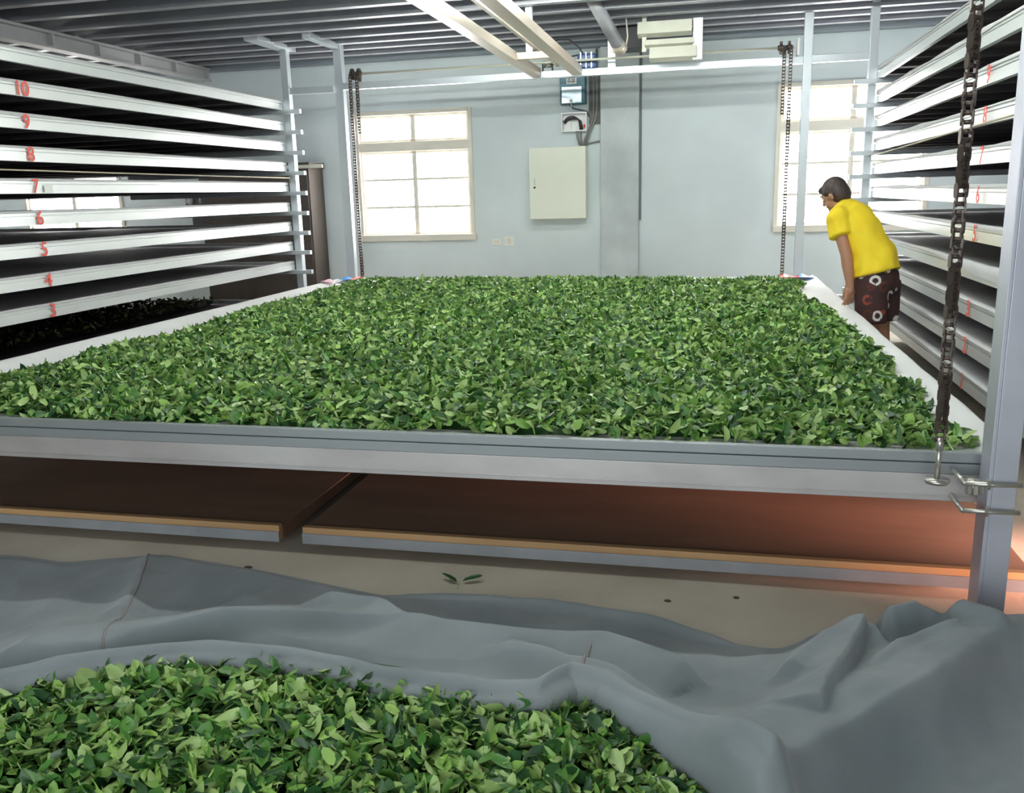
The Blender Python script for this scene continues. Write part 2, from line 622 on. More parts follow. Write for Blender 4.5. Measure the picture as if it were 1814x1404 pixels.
def number_mesh(txt, size=0.098):
    c = bpy.data.curves.new('number_marking', 'FONT')
    c.body = txt
    c.size = size * 1.38
    c.align_x = 'CENTER'
    c.offset = 0.0018
    c.extrude = 0.0008
    o = bpy.data.objects.new('number_marking', c)
    COL.objects.link(o)
    bpy.context.view_layer.update()
    me = bpy.data.meshes.new_from_object(o.evaluated_get(bpy.context.evaluated_depsgraph_get()))
    me.name = 'number_marking'
    bpy.data.objects.remove(o)
    me.materials.clear()
    me.materials.append(M_RED)
    return me


_tray_cache = {}


def rail_mesh(s):
    """the long rail on the aisle: main face, a recessed groove, upper strip"""
    if ('r', s) not in _tray_cache:
        b = MB()
        b.box(min(0, s * 0.035), max(0, s * 0.035), TY0, TY1, 0, 0.061)
        b.box(min(s * 0.016, s * 0.035), max(s * 0.016, s * 0.035), TY0, TY1, 0.061, 0.068)
        b.box(min(s * 0.001, s * 0.035), max(s * 0.001, s * 0.035), TY0, TY1, 0.068, 0.094)
        _tray_cache[('r', s)] = b.mesh('side_rail', M_RAIL)
        b = MB()
        b.box(min(s * TW, s * (TW - 0.035)), max(s * TW, s * (TW - 0.035)), TY0, TY1, 0, 0.094)
        _tray_cache[('f', s)] = b.mesh('side_rail', M_RAIL)
        for nm, y0 in (('n', TY0), ('e', TY1 - 0.035)):
            b = MB()
            b.box(min(s * 0.035, s * (TW - 0.035)), max(s * 0.035, s * (TW - 0.035)), y0, y0 + 0.035, 0, 0.09)
            _tray_cache[(nm, s)] = b.mesh('end_rail', M_RAIL)
        b = MB()
        b.box(min(s * 0.035, s * (TW - 0.035)), max(s * 0.035, s * (TW - 0.035)), TY0 + 0.035, TY1 - 0.035, 0.045, 0.053)
        y = TY0 + 0.4
        while y < TY1 - 0.2:
            b.box(min(s * 0.035, s * (TW - 0.035)), max(s * 0.035, s * (TW - 0.035)), y, y + 0.04, 0.008, 0.045)
            y += 0.55
        _tray_cache[('s', s)] = b.mesh('slat_base', M_SLAT)
    return _tray_cache


def sheet_mesh(s, seed, drop):
    """white sheet lining the tray: lies flat, climbs the rail, laps over it in uneven waves"""
    ny = 150
    ys = np.linspace(TY0 + 0.02, TY1 - 0.03, ny)
    wav = fbm(ys * 1.1 + seed * 13.7, np.full(ny, seed * 3.1), 3)
    wav2 = noise2(ys * 2.3 + seed * 7.7, np.full(ny, seed * 1.7))
    top = 0.098 + (0.012 if s < 0 else 0.05) * np.maximum(0, wav + 0.04) + 0.004 * wav2
    hang = np.maximum(0.004, 0.008 + (0.02 if s < 0 else 0.05) * np.maximum(0, wav) + drop(ys))
    cols = []
    xin = [2.4, 1.2, 0.6, 0.34, 0.2, 0.12, 0.07]
    for x in xin:
        t = math.exp(-((x - 0.03) / 0.07))
        z = 0.058 + 0.008 * noise2(ys * 3 + x * 5, np.full(ny, seed + x * 9)) + (top - 0.058) * t
        cols.append((np.full(ny, x), z))
    cols.append((np.full(ny, 0.030), top))
    cols.append((np.full(ny, 0.008), top + 0.002))
    cols.append((np.full(ny, -0.004), top - 0.003))
    cols.append((np.full(ny, -0.008), 0.094 - hang * 0.5))
    cols.append((np.full(ny, -0.006), 0.094 - hang))
    P = np.zeros((len(cols), ny, 3))
    for i, (x, z) in enumerate(cols):
        P[i, :, 0] = s * x
        P[i, :, 1] = ys
        P[i, :, 2] = z
    if s < 0:
        P = P[:, ::-1]
    b = MB()
    b.grid(P)
    return b.mesh('cloth', M_SHEET)


def link(name, me, parent, loc=(0, 0, 0), rot=None):
    o = bpy.data.objects.new(name, me)
    COL.objects.link(o)
    o.parent = parent
    o.location = loc
    if rot:
        o.rotation_euler = rot
    return o


def rack_tray(side, n, num, label, seed, drop=lambda ys: ys * 0, ynum=5.36):
    s = -1 if side == 'left' else 1
    x = -4.62 if side == 'left' else 1.48
    C = rail_mesh(s)
    t = thing('withering_tray', label, 'tray', (x, 0, tray_z(n)), '%s rack trays' % side)
    link('side_rail', C[('r', s)], t)
    link('side_rail', C[('f', s)], t)
    link('end_rail', C[('n', s)], t)
    link('end_rail', C[('e', s)], t)
    link('slat_base', C[('s', s)], t)
    if seed:
        C[('c', s, seed)] = sheet_mesh(s, seed, drop)
        link('cloth', C[('c', s, seed)], t)
    if num:
        rot = (PI / 2, 0, PI / 2) if s < 0 else (PI / 2, 0, -PI / 2)
        o = link('number_marking', number_mesh(num), t, (-s * 0.0105, ynum, 0.004), rot)
        o['label'] = 'red stencilled number ' + num
    return t


left_labels = {
    11: 'topmost bright white tray of the left rack, no number on its rail',
    10: 'white left rack tray stencilled with a red 10, second from the top',
    9: 'white left rack tray stencilled with a red 9',
    8: 'white left rack tray stencilled with a red 8, a pale cord just below it',
    7: 'white left rack tray stencilled with a red 7 beside a white sticker',
    6: 'white left rack tray stencilled with a red 6, a lit window behind it',
    5: 'white left rack tray stencilled with a red 5',
    4: 'white left rack tray stencilled with a red 4',
    3: 'white left rack tray stencilled with a red 3, lowest pale rail of the stack',
}
for n in range(3, 12):
    t = rack_tray('left', n, str(n) if n < 11 else None, left_labels[n], n)
    if n == 7:
        o = MB().box(0.001, 0.003, 5.44, 5.52, 0.008, 0.058).build('label_sticker', M_STICK)
        o.parent = t
        o.location = (0.008, 0, 0)
        o['label'] = 'small white paper sticker'
low = rack_tray('left', 1, None, 'dark low tray of leaves coloured dark for shade at the bottom of the left rack', 0)

right_labels = {
    11: 'topmost tray of the right rack, bare cream rail close under the ceiling',
    10: 'right rack tray just under the topmost one, sheet edge hanging in waves',
    9: 'white right rack tray stencilled with a faint red 9, third from the top',
    8: 'white right rack tray stencilled with a red 8',
    7: 'white right rack tray stencilled with a red 7, pale cord just above it',
    6: 'white right rack tray stencilled with a red 6, in front of the lit window',
    5: 'white right rack tray stencilled with a red 5 beside the yellow shirt',
    4: 'right rack tray with its sheet hanging far over the rail, no number visible',
    3: 'grey right rack tray stencilled with a red 3 beside the floral shorts',
    2: 'grey right rack tray stencilled with a red 2, second from the bottom',
    1: 'lowest tray of the right rack, stencilled with a faint red 1',
}
for n in range(1, 12):
    dr = (lambda ys: ys * 0)
    if n == 4:
        dr = lambda ys: 0.058 * np.clip((6.6 - ys) / 1.2, 0, 1)
    if n == 5:
        dr = lambda ys: 0.012 * np.clip((6.4 - ys) / 1.0, 0, 1)
    rack_tray('right', n, str(n) if (n < 10 and n != 4) else None, right_labels[n], 20 + n, dr, 5.56)

# ------------------------------------------------------------------ the rack frame (one welded frame)
fr = thing('rack_frame', 'pale galvanised steel frame of posts and beams holding the tray racks', 'frame', (0, 0, 0))


def box_part(name, m, parent, *a, bevel=0.003):
    return MB().box(*a).build(name, m, parent, bevel=bevel)


box_part('post', M_POST, fr, -4.615, -4.535, 9.22, 9.30, 0, 3.08)          # left rack, far
box_part('post_cap', M_POST, fr, -4.66, -4.50, 8.55, 9.40, 3.08, 3.13)
box_part('post', M_POST, fr, -4.02, -3.925, 9.28, 9.36, 0, 3.12)           # middle bay, far left
box_part('post_cap', M_POST, fr, -4.02, -3.94, 8.55, 9.27, 3.06, 3.12)
box_part('post', M_POST, fr, 0.815, 0.895, 9.28, 9.36, 0, ZC)              # middle bay, far right
box_part('post', M_POST, fr, 1.40, 1.475, 9.22, 9.30, 0, ZC)               # right rack, far
# near right post: an open channel with its web to the aisle
b = MB()
b.box(0.872, 0.885, 2.90, 3.0, 0, ZC)
b.box(0.885, 0.955, 2.90, 2.912, 0, ZC)
b.box(0.885, 0.955, 2.988, 3.0, 0, ZC)
b.box(0.943, 0.955, 2.912, 2.925, 0, ZC)
b.build('post', M_POSTN, fr, bevel=0.002)
box_part('post', M_POST, fr, -4.06, -3.98, 2.90, 3.0, 0, ZC)
box_part('post', M_POST, fr, 1.40, 1.475, 2.92, 3.0, 0, ZC)
box_part('cross_beam', M_POST, fr, -4.535, -4.02, 9.24, 9.29, 2.62, 2.69)
box_part('cross_beam', M_POST, fr, -3.925, 0.815, 9.27, 9.33, 2.643, 2.712)
box_part('cross_beam', M_POST, fr, 0.895, 1.40, 9.24, 9.29, 2.64, 2.71)
box_part('long_beam', M_TANB, fr, -1.845, -1.745, 2.95, 9.27, 2.66, 2.74)
box_part('long_beam', M_TANB, fr, -1.43, -1.32, 2.95, 9.27, 2.66, 2.74)
box_part('tie_rod', M_TANB, fr, -1.58, -1.55, 5.2, 9.25, 2.745, 2.775, bevel=0)
box_part('cross_beam', M_TANB, fr, -1.745, -1.43, 8.1, 8.17, 2.67, 2.73)
box_part('hanger', M_POST, fr, -1.66, -1.60, 8.11, 8.16, 2.73, ZC)
box_part('hanger', M_POST, fr, -1.07, -0.99, 9.34, 9.40, 2.70, ZC)
for n in range(3, 12):
    z = tray_z(n)
    box_part('support_arm', M_POST, fr, -6.6, -4.39, 9.14, 9.19, z - 0.045, z - 0.0005, bevel=0.002)
for n in range(1, 12):
    z = tray_z(n)
    box_part('support_arm', M_POST, fr, 1.27, 3.4, 9.14, 9.19, z - 0.045, z - 0.0005, bevel=0.002)
box_part('support_arm', M_POST, fr, -6.6, -4.64, 9.14, 9.19, tray_z(1) - 0.045, tray_z(1) - 0.0005)
box_part('floor_rail', M_POST, fr, 0.895, 1.40, 9.26, 9.32, 0.33, 0.42)

# ------------------------------------------------------------------ drive shaft, sprockets, chains
ds = thing('drive_shaft', 'thin lifting shaft with a sprocket at each end above the back beam', 'shaft', (-1.5, 9.2, 2.78))
MB().tube([(-3.80, 9.2, 2.785), (0.72, 9.2, 2.785)], 0.012, 10).build('shaft', M_LOUV, ds)


def sprocket(x, y, z, r, teeth, parent):
    b = MB()
    n = teeth * 4
    rings = []
    for xx in (x - 0.012, x + 0.012):
        rings.append([(xx, y + (r if (j % 4) < 2 else r * 0.82) * math.cos(2 * PI * j / n), z + (r if (j % 4) < 2 else r * 0.82) * math.sin(2 * PI * j / n)) for j in range(n)])
    b.loft(rings, smooth=False)
    b.tube([(x - 0.03, y, z), (x + 0.03, y, z)], r * 0.42, 12)
    return b.build('sprocket', M_CHAIN, parent)


for x in (-3.775, -3.70, 0.60, 0.675):
    sprocket(x, 9.2, 2.785, 0.058, 12, ds)
for x in (-3.73, 0.63):
    MB().box(x - 0.012, x + 0.012, 9.16, 9.30, 2.72, 2.80).build('bearing', M_DARK, ds)
MB().box(0.745, 0.765, 9.16, 9.30, 2.71, 2.86).build('bearing_plate', M_WHITE, ds)


def chain_mesh(x, y, z0, z1, pitch, w, twist, period, b=None):
    """roller chain hanging along z: side plates in pairs, a roller at every joint, twisting slowly"""
    b = b or MB()
    n = int((z1 - z0) / pitch)
    for i in range(n):
        z = z0 + i * pitch
        a = twist * math.sin(2 * PI * z / period) + twist * 0.15
        M = Matrix.Translation((x, y, z)) @ Matrix.Rotation(a, 4, 'Z')
        hw = w * (0.5 if i % 2 else 0.38)
        th = w * 0.17
        d = pitch * 0.40
        for sgn in (-1, 1):
            x0 = sgn * hw
            pts = []
            for (cz, s0) in ((0, -1), (pitch, 1)):
                for q in range(5):
                    an = PI * q / 4
                    pts.append((d * math.cos(an) * (1 if s0 > 0 else -1), cz + s0 * d * math.sin(an)))
            r0 = [(x0 - th / 2, p[0], p[1]) for p in pts]
            r1 = [(x0 + th / 2, p[0], p[1]) for p in pts]
            vs = r0 + r1
            m = len(pts)
            fs = [tuple(range(m)), tuple(range(2 * m - 1, m - 1, -1))] + [(j, m + j, m + (j + 1) % m, (j + 1) % m) for j in range(m)]
            b.add(vs, fs, False, M)
        rr = pitch * 0.27
        q = 8
        vs = [(xx, rr * math.cos(2 * PI * j / q), rr * math.sin(2 * PI * j / q)) for xx in (-w * 0.55, w * 0.55) for j in range(q)]
        fs = [(j, (j + 1) % q, q + (j + 1) % q, q + j) for j in range(q)] + [tuple(range(q - 1, -1, -1)), tuple(range(q, 2 * q))]
        b.add(vs, fs, True, M)
    return b


ch = thing('lifting_chain', 'large dark roller chain hanging beside the near right post', 'chain', (0.725, 2.92, 0.55))
chain_mesh(0.725, 2.92, 0.70, 3.24, 0.0262, 0.030, 0.62, 0.36).build('chain_links', M_CHAIN, ch)
MB().tube([(0.725, 2.92, 0.565), (0.725, 2.92, 0.69)], 0.009, 10).build('threaded_rod', M_STEEL, ch)
MB().tube([(0.725, 2.92, 0.66), (0.725, 2.92, 0.705)], 0.012, 8).build('rod_coupling', M_STEEL, ch)
MB().tube([(0.725, 2.92, 0.553), (0.725, 2.92, 0.566)], [0.036, 0.04], 20).build('washer', M_STEEL, ch)
for (x, zb, lab) in ((-3.785, 0.64, 'thin roller chain hanging left of the divided window'),
                     (0.69, 0.64, 'thin roller chain hanging in front of the window behind the worker')):
    c2 = thing('lifting_chain', lab, 'chain', (x, 9.15, zb))
    b = chain_mesh(x, 9.15, zb, 2.80, 0.030, 0.028, 0.2, 0.9)
    b.build('chain_links', M_CHAIN, c2)
    xs = x + (0.075 if x < 0 else -0.06)
    chain_mesh(xs, 9.15, 2.18, 2.80, 0.030, 0.028, 0.2, 0.9).build('slack_chain', M_CHAIN, c2)
    MB().tube([(x, 9.15, zb - 0.02), (x, 9.15, zb + 0.03)], 0.008, 8).build('threaded_rod', M_STEEL, c2)

# ------------------------------------------------------------------ the lowered middle tray and its carrier
cr = thing('lifting_carrier', 'stained galvanised carrier frame under the lowered leaf tray', 'frame', (-1.5, 6.1, 0.45))
b = MB()
b.box(-4.10, 1.0, 3.035, 3.085, 0.452, 0.545)
b.box(-4.10, 1.0, 3.030, 3.035, 0.470, 0.474)
b.build('front_beam', M_GALV, cr, bevel=0.003)
box_part('rear_beam', M_GALV, cr, -4.10, 1.0, 9.08, 9.13, 0.452, 0.545)
box_part('side_beam', M_GALV, cr, -4.10, -4.04, 3.085, 9.08, 0.452, 0.545)
box_part('side_beam', M_GALV, cr, 0.94, 1.0, 3.085, 9.08, 0.452, 0.545)
for yy in (4.4, 5.6, 6.8, 8.0):
    box_part('joist', M_GALV, cr, -4.04, 0.94, yy, yy + 0.05, 0.47, 0.54, bevel=0)
# guide roller that grips the near right post
gr = MB()
for q in range(10):
    a = 2 * PI * q / 10
    gr.box(-0.006, 0.006, 0.008, 0.03, -0.02, 0.02, Matrix.Translation((0.845, 2.955, 0.535)) @ Matrix.Rotation(a, 4, 'Z'))
gr.tube([(0.845, 2.955, 0.51), (0.845, 2.955, 0.56)], 0.022, 12)
g = gr.build('guide_roller', M_STEEL, cr)
for zz in (0.565, 0.475):
    MB().tube([(0.80, 2.885, zz), (0.965, 2.885, zz)], 0.008, 8).build('clamp_rod', M_STEEL, cr)
    MB().tube([(0.862, 2.885, zz), (0.872, 2.885, zz)], 0.017, 6, smooth=False).build('nut', M_STEEL, cr)
    MB().tube([(0.80, 2.885, zz), (0.80, 3.035, zz)], 0.008, 8).build('clamp_rod', M_STEEL, cr)

mt = thing('withering_tray', 'wide lowered tray lined with white cloth, heaped with green leaves', 'tray', (-1.5, 6.1, 0.545))
b = MB()
b.box(-4.08, 1.0, 3.042, 3.075, 0.545, 0.581)
b.box(-4.08, 1.0, 3.055, 3.075, 0.581, 0.585)
b.box(-4.08, 1.0, 3.045, 3.075, 0.585, 0.618)
b.build('end_rail', M_RAILG, mt, bevel=0.0015)
box_part('end_rail', M_RAIL, mt, -4.08, 1.0, 9.10, 9.135, 0.545, 0.618)
box_part('side_rail', M_RAIL, mt, -4.08, -4.045, 3.075, 9.10, 0.545, 0.612)
box_part('side_rail', M_RAIL, mt, 0.965, 1.0, 3.075, 9.10, 0.545, 0.612)
box_part('slat_base', M_SLAT, mt, -4.045, 0.965, 3.075, 9.10, 0.550, 0.560, bevel=0)
# the cloth: flat, rising over the rails and lapping down outside on the long sides
nx, ny = 150, 170
xs = np.concatenate([[-4.090, -4.088, -4.086], np.linspace(-4.07, 1.0, nx - 6), [1.010, 1.014, 1.012]])
ys = np.linspace(3.066, 9.12, ny)
X, Y = np.meshgrid(xs, ys, indexing='ij')
edge = np.minimum(np.minimum(X + 4.07, 1.0 - X), np.minimum((Y - 3.0) * 1.0, 9.14 - Y))
edge = np.maximum(edge, 0)
Z = 0.585 + 0.036 * np.exp(-(edge / 0.09) ** 2) + 0.010 * fbm(X * 2.5, Y * 2.5, 3) + 0.008 * fbm(X * 7 + 3, Y * 1.6, 2) * (edge > 0.03)
Z = np.where(Y < 3.09, np.minimum(Z, 0.622), Z)
hang = 0.03 + 0.05 * noise2(Y * 0.9, X * 0 + 4) + 0.02 * noise2(Y * 3, X * 0)
for i, f in ((0, 1.0), (1, 0.6), (2, 0.1), (nx - 3, 0.1), (nx - 2, 0.6), (nx - 1, 1.0)):
    Z[i] = 0.624 - hang[i] * f
    X[i] += (0.008 * (noise2(Y[i] * 4, Y[i] * 0 + 8) - 0.5)) * (1 if i > 5 else -1)
P = np.stack([X, Y, Z], -1)
cl = MB().grid(P).build('cloth', M_CLOTH, mt)
# coloured tape corners at the far end
for (xa, xb, m, lab) in ((-4.09, -3.95, M_TPINK, 'pink tape'), (-3.98, -3.86, M_TBLUE, 'blue tape'), (-3.86, -3.68, M_TRED, 'red tape'),
                         (0.66, 0.84, M_TRED, 'red tape'), (0.84, 0.98, M_TBLUE, 'blue tape')):
    y1 = 9.13 if m is not M_TPINK else 8.85
    yw = 0.20 if m is not M_TPINK else 0.16
    n = 8
    G = np.zeros((n, 5, 3))
    for i in range(n):
        xx = lerp(xa, xb, i / (n - 1))
        for j in range(5):
            G[i, j] = (xx, lerp(y1 - yw, y1 + 0.012, j / 4), 0.632 + 0.012 * math.sin(i * 0.9) * (j / 4) + 0.004 * j / 4)
    o = MB().grid(G).build('corner_tape', m, cl)
    o['label'] = lab

# ------------------------------------------------------------------ leaves
def leaf_template(curl, fold, width, twist=0.0):
    """11 points, 8 faces: base, three ribs of three points, tip; lies along +x, z up"""
    pts = [(0.0, 0.0, 0.0)]
    for t, w in ((0.2, 0.80), (0.52, 1.0), (0.82, 0.70)):
        zc = curl * (t * t)
        ww = width * 0.5 * w
        tw = twist * (t - 0.3)
        pts += [(t + 0.05 * twist, -ww * (1 - 0.25 * twist), zc + fold * w * 0.5 - ww * tw), (t, 0.04 * twist, zc), (t - 0.05 * twist, ww, zc + fold * w * (0.5 - 0.5 * twist) + ww * tw)]
    pts.append((1.0, 0.0, curl * 1.0))
    fs3 = [(0, 1, 2), (0, 2, 3), (7, 10, 8), (8, 10, 9)]
    fs4 = [(1, 4, 5, 2), (2, 5, 6, 3), (4, 7, 8, 5), (5, 8, 9, 6)]
    return np.array(pts), fs3, fs4


def rot_mats(yaw, pitch, roll):
    cy, sy = np.cos(yaw), np.sin(yaw)
    cp, sp = np.cos(pitch), np.sin(pitch)
    cr_, sr = np.cos(roll), np.sin(roll)
    n = len(yaw)
    R = np.zeros((n, 3, 3))
    Rz = np.zeros((n, 3, 3))
    Rz[:, 0, 0] = cy
    Rz[:, 0, 1] = -sy
    Rz[:, 1, 0] = sy
    Rz[:, 1, 1] = cy
    Rz[:, 2, 2] = 1
    Ry = np.zeros((n, 3, 3))
    Ry[:, 0, 0] = cp
    Ry[:, 0, 2] = sp
    Ry[:, 2, 0] = -sp
    Ry[:, 2, 2] = cp
    Ry[:, 1, 1] = 1
    Rx = np.zeros((n, 3, 3))
    Rx[:, 0, 0] = 1
    Rx[:, 1, 1] = cr_
    Rx[:, 1, 2] = -sr
    Rx[:, 2, 1] = sr
    Rx[:, 2, 2] = cr_
    return Rz @ Ry @ Rx


def leaf_mass(name, pos, rs, size, tilt, mat_, bed=None, dark=0.0):
    """one mesh of many leaves at pos (n,3); bed: an extra grid of leaf litter under them"""
    n = len(pos)
    verts = []
    tris = []
    quads = []
    tint = []
    off = 0
    temps = [leaf_template(*a) for a in ((0.12, 0.16, 0.56, 0.3), (0.35, 0.22, 0.50, -0.6), (-0.28, 0.12, 0.54, 0.9), (0.05, 0.38, 0.46, -1.1), (-0.15, 0.2, 0.62, 0.5), (0.6, 0.40, 0.40, 1.3), (-0.5, -0.3, 0.5, -0.8), (0.2, 0.1, 0.66, 0.0), (0.3, 0.1, 0.22, 0.4), (-0.2, 0.05, 0.10, 0.0), (0.7, -0.2, 0.36, -1.4))]
    which = rs.randint(0, len(temps), n)
    for k in range(len(temps)):
        idx = np.where(which == k)[0]
        m = len(idx)
        if not m:
            continue
        T, f3, f4 = temps[k]
        flip = np.where(rs.rand(m) < 0.34, PI, 0.0)
        R = rot_mats(rs.rand(m) * 2 * PI, rs.randn(m) * tilt, rs.randn(m) * tilt + flip)
        s = size * (0.65 + 0.7 * rs.rand(m))
        V = (T[None] - np.array([0.5, 0, 0])) * s[:, None, None]
        V = np.einsum('nij,nkj->nki', R, V) + pos[idx][:, None, :]
        verts.append(V.reshape(-1, 3))
        base = off + np.arange(m)[:, None] * 11
        for f in f3:
            tris.append(base + np.array(f)[None])
        for f in f4:
            quads.append(base + np.array(f)[None])
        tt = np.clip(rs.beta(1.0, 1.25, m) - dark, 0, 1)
        tint.append(np.repeat(tt, 11))
        off += m * 11
    verts = np.concatenate(verts)
    tint = np.concatenate(tint)
    tris = np.concatenate(tris)
    quads = np.concatenate(quads)
    if bed is not None:
        nu, nv = bed.shape[:2]
        bi = np.arange(nu * nv).reshape(nu, nv) + off
        q = np.stack([bi[:-1, :-1], bi[1:, :-1], bi[1:, 1:], bi[:-1, 1:]], -1).reshape(-1, 4)
        verts = np.concatenate([verts, bed.reshape(-1, 3)])
        tint = np.concatenate([tint, np.clip(0.15 * rs.rand(nu * nv), 0, 1)])
        quads = np.concatenate([quads, q])
    me = bpy.data.meshes.new(name)
    me.vertices.add(len(verts))
    me.vertices.foreach_set('co', verts.astype(np.float32).ravel())
    nl = len(tris) * 3 + len(quads) * 4
    me.loops.add(nl)
    me.loops.foreach_set('vertex_index', np.concatenate([tris.ravel(), quads.ravel()]).astype(np.int32))
    npoly = len(tris) + len(quads)
    me.polygons.add(npoly)
    starts = np.concatenate([np.arange(len(tris)) * 3, len(tris) * 3 + np.arange(len(quads)) * 4]).astype(np.int32)
    me.polygons.foreach_set('loop_start', starts)
    me.polygons.foreach_set('use_smooth', np.ones(npoly, dtype=bool))
    me.update(calc_edges=True)
    at = me.attributes.new('leaf_tint', 'FLOAT', 'POINT')
    at.data.foreach_set('value', tint.astype(np.float32))
    me.materials.append(mat_)
    o = bpy.data.objects.new(name, me)
    COL.objects.link(o)
    return o


def bed_edges(Y):
    """left and right limit of the leaves on the middle tray at depth Y"""
    xl = -3.60 + 0.16 * (noise2(Y * 1.7, Y * 0 + 3) - 0.5) + 0.10 * (noise2(Y * 6, Y * 0 + 9) - 0.5)
    xr = 0.79 + 0.18 * (noise2(Y * 1.9, Y * 0 + 31) - 0.5) + 0.14 * (noise2(Y * 6, Y * 0 + 19) - 0.5) - 0.06 * np.clip((Y - 7.5) / 1.0, 0, 1)
    return xl, xr


def bed_height(X, Y):
    xl, xr = bed_edges(Y)
    yf = 3.095 + 0.06 * noise2(X * 3, X * 0 + 2) + 0.03 * np.clip((X + 0.5) / 1.2, 0, 1)
    yb = 8.72 + 0.12 * (noise2(X * 2.2, X * 0 + 7) - 0.5)
    d = np.minimum(np.minimum(X - xl, xr - X), np.minimum((Y - yf) * 1.8, yb - Y))
    h = 0.040 * np.clip(d / 0.2, 0, 1) ** 0.8 + 0.05 * fbm(X * 1.6, Y * 1.6, 3) + 0.03 * fbm(X * 8, Y * 8, 2)
    return d, 0.592 + np.maximum(h, 0.0)


rs = np.random.RandomState(11)
N = 80000
px = rs.uniform(-3.75, 0.95, N)
py = rs.uniform(3.06, 8.85, N)
d, h = bed_height(px, py)
keep = d > -0.015 * rs.rand(N)
px, py, h, d = px[keep], py[keep], h[keep], d[keep]
pz = h + 0.010 + rs.rand(len(px)) * 0.026
gx = np.linspace(-3.7, 0.9, 150)
gy = np.linspace(3.09, 8.80, 170)
GX, GY = np.meshgrid(gx, gy, indexing='ij')
D, H = bed_height(GX, GY)
bedg = np.stack([GX, GY, np.where(D > 0.17, H - 0.014, 0.572)], -1)
o = leaf_mass('tea_leaves', np.stack([px, py, pz], -1), rs, 0.054, 0.48, M_LEAF, bedg)
tag(o, 'wide bed of fresh green tea leaves spread over the lowered white tray', 'tea leaves', kind='stuff')

# leaves on the low tray of the left rack, shade painted into their colour
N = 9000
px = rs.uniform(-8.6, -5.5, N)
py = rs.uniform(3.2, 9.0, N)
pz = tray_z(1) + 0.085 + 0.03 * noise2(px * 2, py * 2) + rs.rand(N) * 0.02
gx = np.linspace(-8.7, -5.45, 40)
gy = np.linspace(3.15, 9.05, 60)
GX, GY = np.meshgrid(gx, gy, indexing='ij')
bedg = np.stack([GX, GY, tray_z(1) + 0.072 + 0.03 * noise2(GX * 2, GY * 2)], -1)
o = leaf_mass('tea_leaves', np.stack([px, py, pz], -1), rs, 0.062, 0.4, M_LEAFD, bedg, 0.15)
tag(o, 'tea leaves coloured dark for shade on the low tray under the left rack', 'tea leaves', kind='stuff')

# ------------------------------------------------------------------ foreground: grey net cloth over a heap of leaves
HEM = [(-2.9, 1.48), (-1.95, 1.83), (-1.80, 1.91), (-1.52, 2.03), (-1.1, 2.05), (-0.82, 2.02), (-0.42, 2.02), (-0.35, 2.13), (-0.26, 2.13), (-0.01, 1.91), (0.14, 1.76), (0.35, 1.52), (0.62, 1.2)]
BACK = [(-3.6, 2.95), (-2.93, 3.0), (-2.68, 2.97), (-2.30, 3.12), (-1.75, 3.03), (-1.2, 2.90), (-0.62, 2.97), (-0.40, 2.95), (-0.18, 2.88), (0.22, 2.71), (0.52, 2.80), (0.86, 2.80), (1.5, 2.85)]


def seg_dist(X, Y, pts):
    """signed distance to a polyline (positive on its far side), and the parameter along it 0..1"""
    best = np.full(X.shape, 1e9)
    sg = np.zeros(X.shape)
    par = np.zeros(X.shape)
    L = [0]
    for a, b in zip(pts[:-1], pts[1:]):
        L.append(L[-1] + math.hypot(b[0] - a[0], b[1] - a[1]))
    for i, (a, b) in enumerate(zip(pts[:-1], pts[1:])):
        dx, dy = b[0] - a[0], b[1] - a[1]
        l2 = dx * dx + dy * dy
        t = np.clip(((X - a[0]) * dx + (Y - a[1]) * dy) / l2, 0, 1)
        ex = X - (a[0] + t * dx)
        ey = Y - (a[1] + t * dy)
        dd = np.hypot(ex, ey)
        side = np.sign(dx * (Y - a[1]) - dy * (X - a[0]))
        m = dd < best
        best = np.where(m, dd, best)
        sg = np.where(m, side, sg)
        par = np.where(m, (L[i] + t * math.sqrt(l2)) / L[-1], par)
    return best * sg, par


def ridge(X, Y, pts, h, wf, wb, fade=0.12):
    """a fold: crest along pts, slope width wf towards the viewer and wb away"""
    d, p = seg_dist(X, Y, pts)
    prof = np.exp(-np.abs(np.where(d > 0, d / wb, d / wf)) ** 1.6)
    f = np.clip(p / fade, 0, 1) * np.clip((1 - p) / fade, 0, 1) if fade else 1.0
    return h * prof * f


def heap_height(X, Y):
    """the pile of leaves itself"""
    h = 0.17 * np.exp(-((X + 1.35) / 1.15) ** 2 - ((Y - 1.95) / 0.62) ** 2)
    h = h + 0.05 * np.exp(-((X + 0.35) / 0.55) ** 2 - ((Y - 1.85) / 0.5) ** 2)
    h = h + 0.045 * fbm(X * 2.3 + 5, Y * 2.3, 3)
    return np.maximum(0.015, h)


